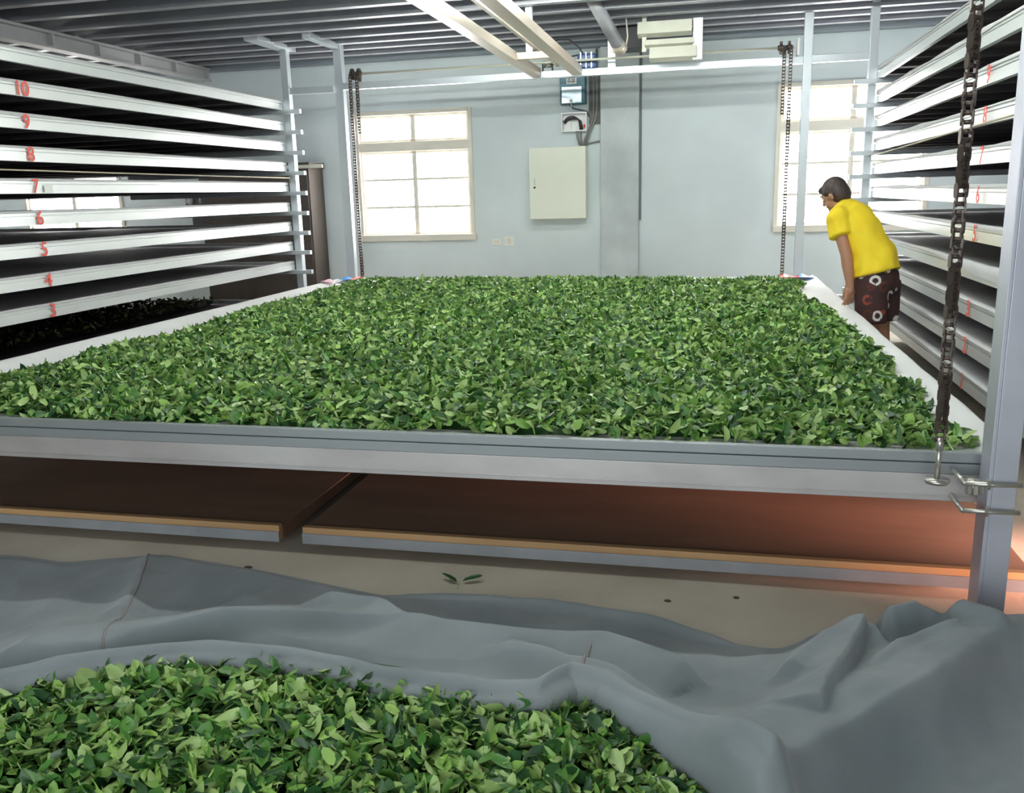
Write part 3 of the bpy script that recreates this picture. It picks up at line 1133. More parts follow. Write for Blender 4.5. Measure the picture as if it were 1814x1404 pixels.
def cloth_height(X, Y, v):
    base = np.maximum(heap_height(X, Y), 0.0) * np.clip(1.35 - 1.3 * v, 0, 1) + 0.03
    z = base
    R = [
        # the raised fold above the hem on the left, with a hollow before it
        ridge(X, Y, [(-2.2, 1.95), (-1.84, 2.10), (-1.72, 2.19), (-1.47, 2.33), (-1.24, 2.44), (-1.0, 2.50), (-0.7, 2.50)], 0.085, 0.045, 0.22),
        # top edge of the front layer
        ridge(X, Y, [(-1.5, 2.66), (-1.1, 2.62), (-0.95, 2.50), (-0.67, 2.46), (-0.50, 2.46), (-0.42, 2.49), (-0.32, 2.51), (-0.22, 2.46), (-0.10, 2.41), (0.0, 2.33), (0.06, 2.2)], 0.10, 0.12, 0.055),
        ridge(X, Y, [(-0.72, 2.36), (-0.36, 2.28), (-0.24, 2.27), (-0.05, 2.13), (0.11, 1.98), (0.24, 1.80), (0.36, 1.62)], 0.085, 0.09, 0.06),
        ridge(X, Y, [(-2.33, 3.10), (-2.15, 2.72), (-1.95, 2.32), (-1.86, 2.14)], 0.035, 0.05, 0.06),
        ridge(X, Y, [(-1.75, 2.75), (-1.5, 2.60), (-1.3, 2.54), (-1.1, 2.58)], 0.05, 0.07, 0.12),
        # the flat folded strip that lies behind on the floor
        ridge(X, Y, [(-1.25, 2.86), (-0.66, 2.93), (-0.25, 2.86), (0.2, 2.68)], 0.035, 0.03, 0.03),
        # right: gathered bundle round a hollow, a flap edge, and the broad fold sweeping to the bottom
        ridge(X, Y, [(0.22, 2.30), (0.28, 2.43), (0.36, 2.55), (0.45, 2.64), (0.58, 2.69)], 0.17, 0.13, 0.07, 0.12),
        ridge(X, Y, [(0.52, 2.66), (0.60, 2.70), (0.66, 2.74), (0.74, 2.76), (0.82, 2.68), (0.88, 2.58)], 0.22, 0.055, 0.08, 0.1),
        ridge(X, Y, [(0.45, 2.34), (0.53, 2.45), (0.63, 2.56), (0.74, 2.63), (0.80, 2.62)], 0.17, 0.05, 0.06),
        ridge(X, Y, [(0.50, 2.68), (0.445, 2.52), (0.385, 2.36), (0.32, 2.18), (0.29, 2.06)], 0.20, 0.16, 0.018, 0.06),
        ridge(X, Y, [(0.20, 2.20), (0.26, 2.06), (0.24, 1.94)], 0.07, 0.05, 0.05),
        ridge(X, Y, [(1.35, 2.95), (1.05, 2.78), (0.82, 2.57), (0.62, 2.34), (0.43, 2.13), (0.31, 1.98), (0.20, 1.84), (0.12, 1.72), (0.05, 1.6)], 0.20, 0.34, 0.06, 0.03),
    ]
    p = 5.0
    z = z + sum(np.maximum(r, 0) ** p for r in R) ** (1 / p)
    cr1 = np.abs(noise2(X * 2.3 + Y * 1.1 + 3, Y * 3.6 - X * 1.2) - 0.5)
    cr2 = np.abs(noise2(X * 5.1 - Y * 1.6 + 8, Y * 4.4 + X * 3.1) - 0.5)
    z = z - 0.034 * cr1 - 0.022 * cr2
    z = z + 0.055 * fbm((X + Y) * 1.3, (X - Y) * 7 + 11, 2) * np.clip((X - 0.1) / 0.3, 0, 1)
    z = z + 0.012 * fbm(X * 5, Y * 5 + 2, 2) + 0.02 * fbm(X * 2.2 + 9, Y * 3.1, 2)
    return z


nu, nv = 430, 190
cu = np.linspace(0, 1, nu)
kk = np.linspace(0, 1, len(HEM))


def smooth_line(pts):
    p = np.array(pts)
    q = np.stack([np.interp(cu, kk, p[:, 0]), np.interp(cu, kk, p[:, 1])], -1)
    ker = np.hanning(13)
    ker /= ker.sum()
    pad = np.concatenate([np.repeat(q[:1], 6, 0), q, np.repeat(q[-1:], 6, 0)])
    return np.stack([np.convolve(pad[:, i], ker, 'valid') for i in range(2)], -1)


hl = smooth_line(HEM)
bl = smooth_line(BACK)
vv = np.linspace(0, 1, nv)
X = hl[:, None, 0] * (1 - vv) + bl[:, None, 0] * vv
Y = hl[:, None, 1] * (1 - vv) + bl[:, None, 1] * vv
Vv = np.repeat(vv[None], nu, 0)
Z = cloth_height(X, Y, Vv)
Z = np.where(Vv > 0.94, Z * (1 - (Vv - 0.94) / 0.06) + 0.008 * ((Vv - 0.94) / 0.06), Z)
dh = np.hypot(X - hl[:, None, 0], Y - hl[:, None, 1])
val = np.clip((-0.75 - X) / 0.3, 0, 1) * np.clip((X + 2.1) / 0.3, 0, 1)
Z = Z - 0.055 * np.exp(-((dh - 0.17) / 0.075) ** 2) * (0.35 + 0.65 * val)
lip = 0.050 + 0.026 * noise2(cu * 9, cu * 0 + 6)[:, None]
Z = Z + lip * np.exp(-((dh - 0.035) / 0.048) ** 2)
# roll the hem: extra rows that turn down and under in front
tang = np.gradient(hl, axis=0)
nrm = np.stack([tang[:, 1], -tang[:, 0]], -1)
nrm /= np.linalg.norm(nrm, axis=1)[:, None]
rows = []
hz = heap_height(hl[:, 0], hl[:, 1])
for q in range(1, 9):
    a = q / 8 * PI * 1.05
    r = 0.038 + 0.012 * noise2(cu * 14, cu * 0 + 2)
    ox = nrm * (r * math.sin(a))[:, None]
    zz = Z[:, 0] - (Z[:, 0] - np.maximum(hz + 0.0, 0.01)) * (1 - math.cos(a)) / 2 * 0.9
    rows.append(np.stack([hl[:, 0] + ox[:, 0], hl[:, 1] + ox[:, 1], zz], -1))
rows = np.stack(rows[::-1], 1)
P = np.concatenate([rows, np.stack([X, Y, Z], -1)], 1)
tarp = MB().grid(P).build('net_cloth', M_TARP)
tag(tarp, 'crumpled dark grey net cloth covering the leaf heap on the floor', 'cloth')
for pts in ([(-2.33, 3.08), (-2.2, 2.85), (-2.08, 2.62), (-1.97, 2.42), (-1.88, 2.24), (-1.80, 2.10)],
            [(-0.335, 2.44), (-0.34, 2.36), (-0.33, 2.28), (-0.33, 2.2)]):
    pp = np.array(pts)
    t = np.linspace(0, 1, 40)
    qx = np.interp(t, np.linspace(0, 1, len(pp)), pp[:, 0])
    qy = np.interp(t, np.linspace(0, 1, len(pp)), pp[:, 1])
    # nearest point of the cloth gives its height there
    flat = np.stack([X.ravel(), Y.ravel()], -1)
    zz = [float(Z.ravel()[np.argmin((flat[:, 0] - a) ** 2 + (flat[:, 1] - c) ** 2)]) + 0.001 for a, c in zip(qx, qy)]
    MB().tube(list(zip(qx, qy, zz)), 0.004, 6).build('seam', M_SEAM, tarp)

# leaves of the heap: the mass, then the three hundred that lie on top
rs = np.random.RandomState(5)
N = 21000
px = rs.uniform(-2.7, 0.75, N)
py = rs.uniform(1.05, 2.55, N)
hyy = np.interp(px, hl[:, 0], hl[:, 1])
keep = py < hyy + 0.30
px, py = px[keep], py[keep]
hh = heap_height(px, py)
cover = py > np.interp(px, hl[:, 0], hl[:, 1])
pz = hh + np.where(cover, -0.012 - 0.055 * np.clip((py - np.interp(px, hl[:, 0], hl[:, 1])) / 0.12, 0, 1), 0.012 + rs.rand(len(px)) * 0.030)
gx = np.linspace(-2.8, 0.8, 110)
gy = np.linspace(1.0, 2.6, 60)
GX, GY = np.meshgrid(gx, gy, indexing='ij')
bedg = np.stack([GX, GY, heap_height(GX, GY) - 0.006], -1)
o = leaf_mass('tea_leaves', np.stack([px, py, pz], -1), rs, 0.056, 0.5, M_LEAF, bedg, 0.04)
tag(o, 'heap of dark green tea leaves on the floor under the grey net cloth', 'tea leaves', kind='stuff')


def single_leaf(c, f, w, size, tint, stem=True, twist=0.4):
    T, f3, f4 = leaf_template(c, f, w, twist)
    b = MB()
    b.add([tuple((p - np.array([0.5, 0, 0])) * size) for p in T], f3 + f4, True)
    if stem:
        b.tube([(-0.5 * size, 0, 0), (-0.62 * size, 0, 0.03 * size), (-0.74 * size, 0, 0.08 * size)], 0.0012, 5)
    me = b.mesh('tea_leaf', M_LEAF)
    at = me.attributes.new('leaf_tint', 'FLOAT', 'POINT')
    at.data.foreach_set('value', np.full(len(me.vertices), tint, dtype=np.float32))
    return me


protos = []
for k2, (c, f, w, s, t) in enumerate(((0.12, 0.16, 0.46, 0.066, 0.85), (0.3, 0.22, 0.42, 0.058, 0.55), (-0.25, 0.12, 0.46, 0.064, 0.25), (0.05, 0.3, 0.40, 0.054, 0.95),
                                      (-0.1, 0.2, 0.52, 0.060, 0.4), (0.4, 0.3, 0.36, 0.062, 0.7), (0.1, 0.1, 0.5, 0.07, 0.12), (0.22, 0.26, 0.44, 0.05, 1.0))):
    protos.append(single_leaf(c, f, w, s, t, True, (0.3, -0.7, 0.9, -1.1, 0.5, 1.2, 0.0, -0.4)[k2]))
cnt = 0
first = {}
rr = random.Random(3)
while cnt < 300:
    x = rr.uniform(-1.9, 0.22)
    yh = float(np.interp(x, hl[:, 0], hl[:, 1]))
    y = rr.uniform(1.52, yh - 0.045)
    if y < 1.52 or y > yh - 0.095:
        continue
    i = rr.randrange(len(protos))
    if i not in first:
        o = bpy.data.objects.new('tea_leaf', protos[i])
        o['label'] = 'single fresh tea leaf lying on top of the foreground heap'
        o['category'] = 'leaf'
        o['group'] = 'tea leaves on top of the foreground heap'
        first[i] = o
    else:
        o = first[i].copy()
    o.location = (x, y, float(heap_height(np.array([x]), np.array([y]))[0]) + rr.uniform(0.03, 0.046))
    o.rotation_euler = (rr.gauss(0, 0.45) + (PI if rr.random() < 0.3 else 0), rr.gauss(0, 0.4), rr.uniform(0, 2 * PI))
    COL.objects.link(o)
    cnt += 1

# ------------------------------------------------------------------ fallen bits on the bare floor
sp = thing('tea_sprig', 'dark two leaf tea sprig lying alone on the bare concrete floor', 'sprig', (-0.94, 3.05, 0))
for (a, dx, dy) in ((2.75, -0.045, 0.02), (0.35, 0.05, 0.03)):
    o = bpy.data.objects.new('leaf', single_leaf(0.1, 0.25, 0.34, 0.085, 0.05, False))
    COL.objects.link(o)
    o.parent = sp
    o.location = (dx, dy, 0.018)
    o.rotation_euler = (0.25, -0.12, a)
MB().tube([(-0.94, 3.06, 0.012), (-0.94, 3.045, 0.004), (-0.935, 3.02, 0.003)], 0.002, 5).build('stem', M_LEAF, sp)
for (x, y, s, lab) in ((-1.86, 2.985 + 0.08, 0.02, 'dark leaf crumb on bare floor near the gap between the brown boards'),
                       (-0.13, 3.05, 0.014, 'tiny dark leaf crumb on bare floor under the long brown board'),
                       (0.12, 3.12, 0.012, 'tiny dark leaf crumb in the shadow of the long brown board')):
    b = MB()
    b.ellipsoid((x, y, 0.004), s, s * 0.5, 0.005, n=8, k=5)
    tag(b.build('leaf_crumb', M_DIRT), lab, 'leaf')

# ------------------------------------------------------------------ the two boards under the tray
def floor_board(x0, x1, label):
    t = thing('wooden_board', label, 'board', ((x0 + x1) / 2, 5.0, 0.0))
    yf = 3.235
    MB().box(x0, x1, yf + 0.035, 6.2, 0.055, 0.112).build('panel', M_BOARD, t, bevel=0.002)
    MB().box(x0, x1, yf + 0.004, yf + 0.034, 0.055, 0.124).build('batten', M_BATTEN, t, bevel=0.002)['label'] = 'orange brown front batten'
    MB().box(x0, x1, yf - 0.004, yf + 0.003, 0.052, 0.098).build('metal_edging', M_EDGE, t, bevel=0.001)
    for (xx, yy) in ((x0 + 0.35, 3.6), (x1 - 0.35, 3.6), (x0 + 0.35, 5.9), (x1 - 0.35, 5.9)):
        MB().box(xx - 0.05, xx + 0.05, yy - 0.05, yy + 0.05, 0, 0.055).build('foot_block', M_BOARD, t)
    return t


floor_board(-4.3, -1.80, 'brown board on the floor under the tray, left of the gap')
floor_board(-1.69, 1.16, 'long brown board under the tray, right of the gap, orange front batten')

# ------------------------------------------------------------------ back wall fittings
ec = thing('electrical_cabinet', 'cream steel electrical cabinet on the grey back wall', 'cabinet', (-1.76, YB, 1.6))
MB().box(-2.06, -1.425, YB - 0.19, YB - 0.003, 1.195, 2.005).build('body', M_CAB, ec, bevel=0.006)
MB().box(-2.075, -1.42, YB - 0.215, YB - 0.192, 1.20, 2.005).build('door', M_CAB, ec, bevel=0.005)
MB().tube([(-2.015, YB - 0.215, 1.56), (-2.015, YB - 0.225, 1.56)], 0.012, 12).build('lock', M_DARK, ec)
MB().box(-2.019, -2.011, YB - 0.219, YB - 0.214, 1.59, 1.66).build('latch_slot', M_EDGE, ec)

mc = thing('motor_control_box', 'dark teal control box with a shiny cover above the open junction box', 'control box', (-1.57, YB, 2.63))
MB().box(-1.72, -1.43, YB - 0.12, YB, 2.47, 2.80).build('body', M_TEAL, mc, bevel=0.006)
MB().box(-1.70, -1.47, YB - 0.135, YB - 0.12, 2.48, 2.66).build('cover', M_SHINY, mc, bevel=0.004)
pl = MB().box(-1.645, -1.53, YB - 0.126, YB - 0.12, 2.69, 2.775).build('label_plate', M_STICK, mc)
st = MB()
for (x0, x1, z0, z1) in ((-1.635, -1.54, 2.752, 2.757), (-1.635, -1.54, 2.712, 2.717), (-1.625, -1.620, 2.70, 2.765), (-1.605, -1.600, 2.70, 2.765), (-1.625, -1.600, 2.732, 2.737),
                         (-1.580, -1.575, 2.70, 2.765), (-1.555, -1.550, 2.70, 2.765), (-1.580, -1.550, 2.732, 2.737), (-1.568, -1.563, 2.70, 2.735)):
    st.box(x0, x1, YB - 0.1275, YB - 0.126, z0, z1)
st.build('lettering', M_WIRE, pl)
MB().tube([(-1.59, YB - 0.135, 2.505), (-1.59, YB - 0.155, 2.505)], 0.018, 14).build('knob', M_STICK, mc)
MB().tube([(-1.59, YB - 0.146, 2.49), (-1.59, YB - 0.14, 2.44)], 0.006, 6).build('cord', M_STICK, mc)

jb = thing('junction_box', 'open white junction box full of looping wires', 'junction box', (-1.565, YB, 2.27))
b = MB()
xa, xb2, za, zb = -1.715, -1.42, 2.175, 2.385
b.box(xa, xb2, YB - 0.012, YB, za, zb)
for q in ((xa, xa + 0.014, za, zb), (xb2 - 0.014, xb2, za, zb), (xa + 0.014, xb2 - 0.014, za, za + 0.014), (xa + 0.014, xb2 - 0.014, zb - 0.014, zb)):
    b.box(q[0], q[1], YB - 0.10, YB - 0.012, q[2], q[3])
b.build('case', M_WHITE, jb, bevel=0.002)
for q in range(4):
    pts = [(-1.70 + 0.008 * q, YB - 0.05, 2.30 - 0.012 * q)]
    for i in range(9):
        a = PI * (1 - i / 8)
        pts.append((-1.60 + 0.085 * math.cos(a) + 0.01 * q, YB - 0.06 - 0.004 * q, 2.28 + (0.065 - 0.012 * q) * math.sin(a)))
    pts.append((-1.50 + 0.01 * q, YB - 0.07, 2.19))
    MB().tube(pts, 0.006, 6).build('wire', M_WIRE, jb)
MB().box(-1.665, -1.61, YB - 0.06, YB - 0.012, 2.19, 2.29).build('terminal_block', M_STICK, jb)
MB().tube([(-1.445, YB - 0.06, 2.23), (-1.445, YB - 0.09, 2.23)], 0.016, 12).build('red_terminal', M_TRED, jb)
conds = [
    ([(-1.545, YB - 0.05, 2.19), (-1.53, YB - 0.06, 2.10), (-1.50, YB - 0.05, 2.0)], 0.011, 'leftmost grey cable dropping from the junction box to the cream cabinet'),
    ([(-1.50, YB - 0.055, 2.2), (-1.495, YB - 0.06, 2.1), (-1.485, YB - 0.05, 2.0)], 0.012, 'middle grey cable dropping from the junction box to the cream cabinet'),
    ([(-1.35, YB - 0.03, 2.98), (-1.35, YB - 0.03, 2.34), (-1.39, YB - 0.04, 2.22), (-1.46, YB - 0.05, 2.05), (-1.465, YB - 0.05, 2.0)], 0.013, 'grey conduit bending from the ceiling down to the cream cabinet'),
    ([(-1.31, YB - 0.03, 3.06), (-1.31, YB - 0.03, 2.42), (-1.33, YB - 0.035, 2.3), (-1.40, YB - 0.06, 2.14), (-1.445, YB - 0.06, 2.0)], 0.014, 'grey conduit running close beside the pillar to the cream cabinet'),
    ([(-1.28, YB - 0.03, 2.06), (-1.38, YB - 0.03, 2.045), (-1.44, YB - 0.04, 2.03), (-1.45, YB - 0.04, 2.0)], 0.010, 'short horizontal conduit between the pillar and the cream cabinet'),
]
for pts, r, lab in conds:
    tag(MB().tube(pts, r, 8).build('conduit', M_COND), lab, 'conduit')
tag(MB().box(-1.405, -1.275, YB - 0.022, YB, 2.25, 2.80).build('dark_strip', mat('dark_strip_grey', (0.16, 0.17, 0.17), 0.6, col2=(0.08, 0.085, 0.085), scale=9), bevel=0.003), 'dark vertical strip between control box and pillar', 'cable tray')  # thin dark grey slab on the wall, left of the pillar
tag(MB().tube([(-1.62, YB - 0.06, 2.47), (-1.58, YB - 0.07, 2.43), (-1.50, YB - 0.06, 2.41), (-1.42, YB - 0.04, 2.39), (-1.40, YB - 0.04, 2.33)], 0.007, 6).build('wire', M_WIRE),
    'thin dark wire looping from the teal control box to the conduits', 'wire')

gm = thing('gear_motor', 'small blue motor above the back beam, beside the teal box', 'motor', (-1.27, 9.33, 2.7125))
MB().box(-1.37, -1.18, 9.27, 9.40, 2.7125, 2.86).build('housing', M_BLUE, gm, bevel=0.02)
for i in range(3):
    MB().box(-1.34 + i * 0.055, -1.33 + i * 0.055, 9.262, 9.408, 2.72, 2.868).build('cooling_fin', M_SHINY, gm)
for pts, lab in (([(-1.75, 9.6, 3.02), (-1.62, 9.62, 3.06), (-1.5, 9.6, 3.05), (-1.40, 9.6, 2.97), (-1.33, 9.6, 2.86), (-1.3, 9.5, 2.78)], 'black cable looping under the ceiling to the blue motor'),
                 ([(-1.62, 9.6, 2.90), (-1.5, 9.6, 2.88), (-1.38, 9.6, 2.90), (-1.27, 9.6, 2.88), (-1.2, 9.5, 2.78)], 'thin brown wire arching just above the blue motor')):
    tag(MB().tube(pts, 0.009, 6).build('cable', M_WIRE), lab, 'cable')
rl = thing('roller_bracket', 'small chrome roller on the back beam between the two tan beams', 'roller', (-1.69, 9.26, 2.74))
MB().tube([(-1.72, 9.29, 2.78), (-1.64, 9.29, 2.78)], 0.035, 14).build('roller', M_STEEL, rl)
MB().box(-1.735, -1.725, 9.275, 9.32, 2.713, 2.81).build('bracket', M_DARK, rl)
MB().box(-1.635, -1.625, 9.275, 9.32, 2.713, 2.81).build('bracket', M_DARK, rl)

# socket and switch
so = thing('wall_socket', 'cream horizontal socket plate on the wall below the cream cabinet', 'socket', (-2.53, YB, 0.935))
MB().box(-2.59, -2.475, YB - 0.012, YB, 0.90, 0.97).build('plate', M_PLATE, so, bevel=0.003)
MB().box(-2.565, -2.50, YB - 0.018, YB - 0.012, 0.918, 0.952).build('outlet', M_FRAME, so)
sw = thing('wall_switch', 'cream square switch plate beside the socket on the back wall', 'switch', (-2.38, YB, 0.945))
MB().box(-2.44, -2.325, YB - 0.012, YB, 0.885, 1.0).build('plate', M_PLATE, sw, bevel=0.003)
MB().box(-2.405, -2.36, YB - 0.02, YB - 0.012, 0.91, 0.975).build('rocker', M_FRAME, sw, bevel=0.002)

# louvred panel, dark box and pipe lamp under the ceiling
lv = thing('louvred_panel', 'cream louvred panel of three slats hung under the ceiling', 'louvre', (-0.45, 8.9, 2.9))
for (xa, xb2, za, zb, dy) in ((-0.74, -0.23, 2.945, 3.06, 0.0), (-0.67, -0.21, 2.845, 2.895, 0.01), (-0.625, -0.185, 2.72, 2.825, 0.0)):
    M = Matrix.Translation((0, 8.95 + dy, (za + zb) / 2)) @ Matrix.Rotation(-0.25, 4, 'X')
    hz2 = (zb - za) / 2
    s_ = MB()
    s_.box(xa, xb2, -0.015, 0.0, -hz2, hz2, M)
    s_.box(xa, xb2, 0.0, 0.09, -hz2, -hz2 + 0.012, M)
    s_.build('slat', M_LOUV, lv, bevel=0.002)
MB().box(-0.22, -0.13, 8.97, 9.03, 2.70, 3.07).build('end_plate', M_WHITE, lv, bevel=0.004)
MB().box(-0.70, -0.66, 9.0, 9.03, 2.80, ZC).build('hanger', M_LOUV, lv)
tag(MB().box(-0.98, -0.73, 9.42, 9.72, 2.90, ZC).build('ceiling_box', M_DARK, bevel=0.006), 'black box under the ceiling behind the cream louvred panel', 'box')
pp = thing('spot_pipe', 'grey slanted pipe with rusty end hanging beside the black ceiling box', 'pipe', (-1.0, 8.9, 3.0))
MB().tube([(-1.10, 8.2, 3.20), (-0.92, 8.95, 2.86)], 0.062, 16).build('pipe', M_PURL, pp)
MB().tube([(-0.935, 8.90, 2.885), (-0.905, 9.0, 2.835)], [0.064, 0.07], 16).build('collar', M_TANB, pp)
MB().tube([(-0.86, 9.0, 3.2), (-0.84, 9.02, 2.95), (-0.86, 9.0, 2.82), (-0.95, 8.98, 2.79), (-1.0, 8.97, 2.83)], 0.007, 6).build('cord', M_FRAME, pp)

# left part of the back wall: dark cabinet, plank, instrument box
dc = thing('storage_cabinet', 'dark brown cabinet against the back wall past the left rack', 'cabinet', (-5.2, 10.2, 0))
MB().box(-6.2, -4.72, 9.95, 10.35, 0.0, 1.86).build('body', M_BROWN, dc, bevel=0.006)
MB().box(-6.2, -4.70, 9.93, 10.35, 1.90, 1.93).build('cornice', M_BROWN, dc)
for xx in (-5.44, -4.73):
    MB().box(xx - 0.73 + 0.01, xx - 0.01, 9.935, 9.952, 0.06, 1.82).build('door', M_BROWN, dc, bevel=0.004)
for zz in (1.0, 1.06):
    MB().box(-4.90, -4.84, 9.925, 9.936, zz, zz + 0.012).build('handle', M_STEEL, dc)
MB().box(-6.2, -4.70, 9.95, 10.35, 1.86, 1.90).build('cornice', M_BROWN, dc)
tag(MB().box(-6.1, -4.52, 9.90, 9.93, 1.86, 1.90).build('plank', M_LOUV, bevel=0.002), 'pale narrow plank across the front top of the dark cabinet', 'plank')
ib = thing('instrument_box', 'black box with two round dials on the wall behind the left rack', 'instrument', (-6.45, YB, 1.42))
MB().box(-6.62, -6.30, YB - 0.12, YB, 1.40, 1.60).build('case', M_DARK, ib, bevel=0.004)
MB().box(-6.56, -6.36, YB - 0.10, YB, 1.20, 1.40).build('lower_case', M_DARK, ib, bevel=0.004)
for xx in (-6.55, -6.37):
    MB().tube([(xx, YB - 0.12, 1.52), (xx, YB - 0.14, 1.52)], 0.05, 16).build('dial', M_EDGE, ib)

# cords strung along the racks
b = MB()
b.tube([(-4.585, 3.2, 1.748), (-4.585, 5.2, 1.745), (-4.585, 7.2, 1.738), (-4.585, 9.24, 1.735)], 0.006, 6)
tag(b.build('cord', M_ROPE), 'pale cord strung along the left rack under tray 8', 'cord')
tag(MB().tube([(1.455, 3.1, 1.845), (1.455, 5.45, 1.81), (1.455, 8.5, 1.765), (1.455, 9.22, 1.76)], 0.006, 6).build('cord', M_ROPE), 'pale cord strung along the right rack above tray 7', 'cord')

# ------------------------------------------------------------------ the worker
pr = thing('person', 'person in yellow polo shirt and dark floral shorts bending over the tray', 'person', (1.15, 6.8, 0))
F = Vector((-0.8, 0.6, 0))
Lf = Vector((-0.6, -0.8, 0))
HIP = Vector((1.15, 6.80, 0.86))
S1 = Vector((1.125, 6.825, 1.0))
S2 = Vector((1.045, 6.90, 1.16))
S3 = Vector((0.965, 6.965, 1.28))
NK = Vector((0.915, 6.995, 1.345))
HD = Vector((0.862, 7.045, 1.43))
body = MB()
body.capsule(HIP + Lf * 0.06, HIP - Lf * 0.06, 0.115, 0.115)
body.capsule(HIP, S1, 0.12, 0.11)
body.capsule(S1, S2, 0.11, 0.125)
body.capsule(S2 + Lf * 0.06, S3 + Lf * 0.10, 0.10, 0.07)
body.capsule(S2 - Lf * 0.06, S3 - Lf * 0.10, 0.10, 0.07)
body.capsule(S3, NK, 0.07, 0.052)
body.capsule(NK, HD - Vector((0, 0, 0.05)) + F * 0.0, 0.050, 0.048)
# head, tilted down towards what the hands do
tilt = Matrix(((F.x, Lf.x, 0), (F.y, Lf.y, 0), (0, 0, 1))) @ Matrix.Rotation(0.55, 3, 'Y')
hd = lambda a, b_, c: HD + tilt @ Vector((a, b_, c))
body.ellipsoid(hd(-0.008, 0, 0.015), 0.093, 0.074, 0.098, tilt)
body.ellipsoid(hd(0.035, 0, -0.052), 0.058, 0.055, 0.062, tilt)
body.capsule(hd(0.086, 0, 0.012), hd(0.106, 0, -0.026), 0.010, 0.015)
body.capsule(hd(0.085, -0.02, -0.058), hd(0.085, 0.02, -0.058), 0.009, 0.009)
body.capsule(hd(0.075, 0, -0.098), hd(0.078, 0, -0.09), 0.016, 0.018)
body.capsule(hd(0.083, -0.04, 0.03), hd(0.083, 0.04, 0.03), 0.009, 0.009)
for sg in (-1, 1):
    body.ellipsoid(hd(-0.012, sg * 0.077, -0.018), 0.020, 0.010, 0.032, tilt)
shL = S3 + Lf * 0.175 + Vector((0, 0, -0.02))
shR = S3 - Lf * 0.175 + Vector((0, 0, -0.01))
elL, wrL = Vector((0.925, 6.735, 1.01)), Vector((0.965, 6.715, 0.775))
elR, wrR = Vector((1.03, 7.05, 1.01)), Vector((1.0, 6.95, 0.79))
for (sh, el, wr) in ((shL, elL, wrL), (shR, elR, wrR)):
    body.capsule(sh, el, 0.052, 0.040)
    body.capsule(el, el.lerp(wr, 0.35), 0.040, 0.041)
    body.capsule(el.lerp(wr, 0.35), wr, 0.041, 0.026)


def hand(wr, dirv, palm_n, thumb_side):
    d = dirv.normalized()
    nrm_ = (palm_n - d * palm_n.dot(d)).normalized()
    s = d.cross(nrm_)
    body.capsule(wr, wr + d * 0.03, 0.025, 0.027)
    for q in (-1, 0, 1):
        body.capsule(wr + d * 0.02 + s * 0.018 * q, wr + d * 0.078 + s * 0.023 * q, 0.017, 0.014)
    for i, (off, ln) in enumerate(((-0.033, 0.062), (-0.011, 0.074), (0.011, 0.070), (0.033, 0.054))):
        p0 = wr + d * 0.082 + s * off
        p1 = p0 + (d * 0.9 + nrm_ * 0.25).normalized() * ln * 0.45
        p2 = p1 + (d * 0.75 + nrm_ * 0.65).normalized() * ln * 0.32
        p3 = p2 + (d * 0.45 + nrm_ * 0.9).normalized() * ln * 0.25
        body.capsule(p0, p1, 0.0090, 0.0085, 10, 4)
        body.capsule(p1, p2, 0.0085, 0.0080, 10, 4)
        body.capsule(p2, p3, 0.0080, 0.0070, 10, 4)
    t0 = wr + d * 0.025 + s * 0.024 * thumb_side
    t1 = t0 + (d * 0.6 + s * 0.75 * thumb_side + nrm_ * 0.2).normalized() * 0.038
    t2 = t1 + (d * 0.85 + s * 0.2 * thumb_side + nrm_ * 0.3).normalized() * 0.03
    body.capsule(t0, t1, 0.013, 0.0105, 10, 4)
    body.capsule(t1, t2, 0.0105, 0.0085, 10, 4)


hand(wrL, Vector((-0.02, 0.06, -1)), Vector((-0.4, 0.9, 0)), 1)
hand(wrR, Vector((-0.15, -0.1, -1)), Vector((-0.2, -1.0, 0)), -1)
for sg in (1, -1):
    hp = HIP + Lf * (0.088 * sg) + Vector((0, 0, -0.02))
    kn = HIP + Lf * (0.085 * sg) + F * 0.0 + Vector((0.02, -0.0, -0.40))
    an = HIP + Lf * (0.095 * sg) - F * 0.03 + Vector((0.02, 0, -0.785))
    body.capsule(hp, kn, 0.085, 0.055)
    body.capsule(kn, kn.lerp(an, 0.35), 0.055, 0.056)
    body.capsule(kn.lerp(an, 0.35), an, 0.056, 0.036)
    body.capsule(an + Vector((0, 0, -0.035)) - F * 0.03, an + F * 0.15 + Vector((0, 0, -0.045)), 0.036, 0.024)
bo = body.build('body', M_SKIN, pr)


def fuse(o, voxel, it=4):
    m = o.modifiers.new('fuse', 'REMESH')
    m.mode = 'VOXEL'
    m.voxel_size = voxel
    m.use_smooth_shade = True
    s = o.modifiers.new('soft', 'SMOOTH')
    s.iterations = it
    s.factor = 0.5


fuse(bo, 0.0055, 3)
for sg in (-1, 1):
    MB().ellipsoid(hd(0.079, sg * 0.031, 0.012), 0.011, 0.011, 0.010, n=12, k=8).build('eye', M_EYE, pr)
hair = MB()
hair.ellipsoid(hd(-0.018, 0, 0.032), 0.098, 0.083, 0.094, tilt)
hair.ellipsoid(hd(-0.045, 0, -0.015), 0.070, 0.086, 0.095, tilt)
hair.ellipsoid(hd(0.050, 0, 0.072), 0.045, 0.062, 0.030, tilt)
hair.capsule(hd(-0.01, 0.074, 0.02), hd(-0.02, 0.072, -0.03), 0.014, 0.012)
hair.capsule(hd(-0.01, -0.074, 0.02), hd(-0.02, -0.072, -0.03), 0.014, 0.012)
ho = hair.build('hair', M_HAIR, pr)
fuse(ho, 0.007, 2)


def ring(c, axis, side, a, b_, n=28):
    ax = axis.normalized()
    s = (side - ax * side.dot(ax)).normalized()
    t = ax.cross(s)
    return [c + s * (a * math.cos(2 * PI * j / n)) + t * (b_ * math.sin(2 * PI * j / n)) for j in range(n)]


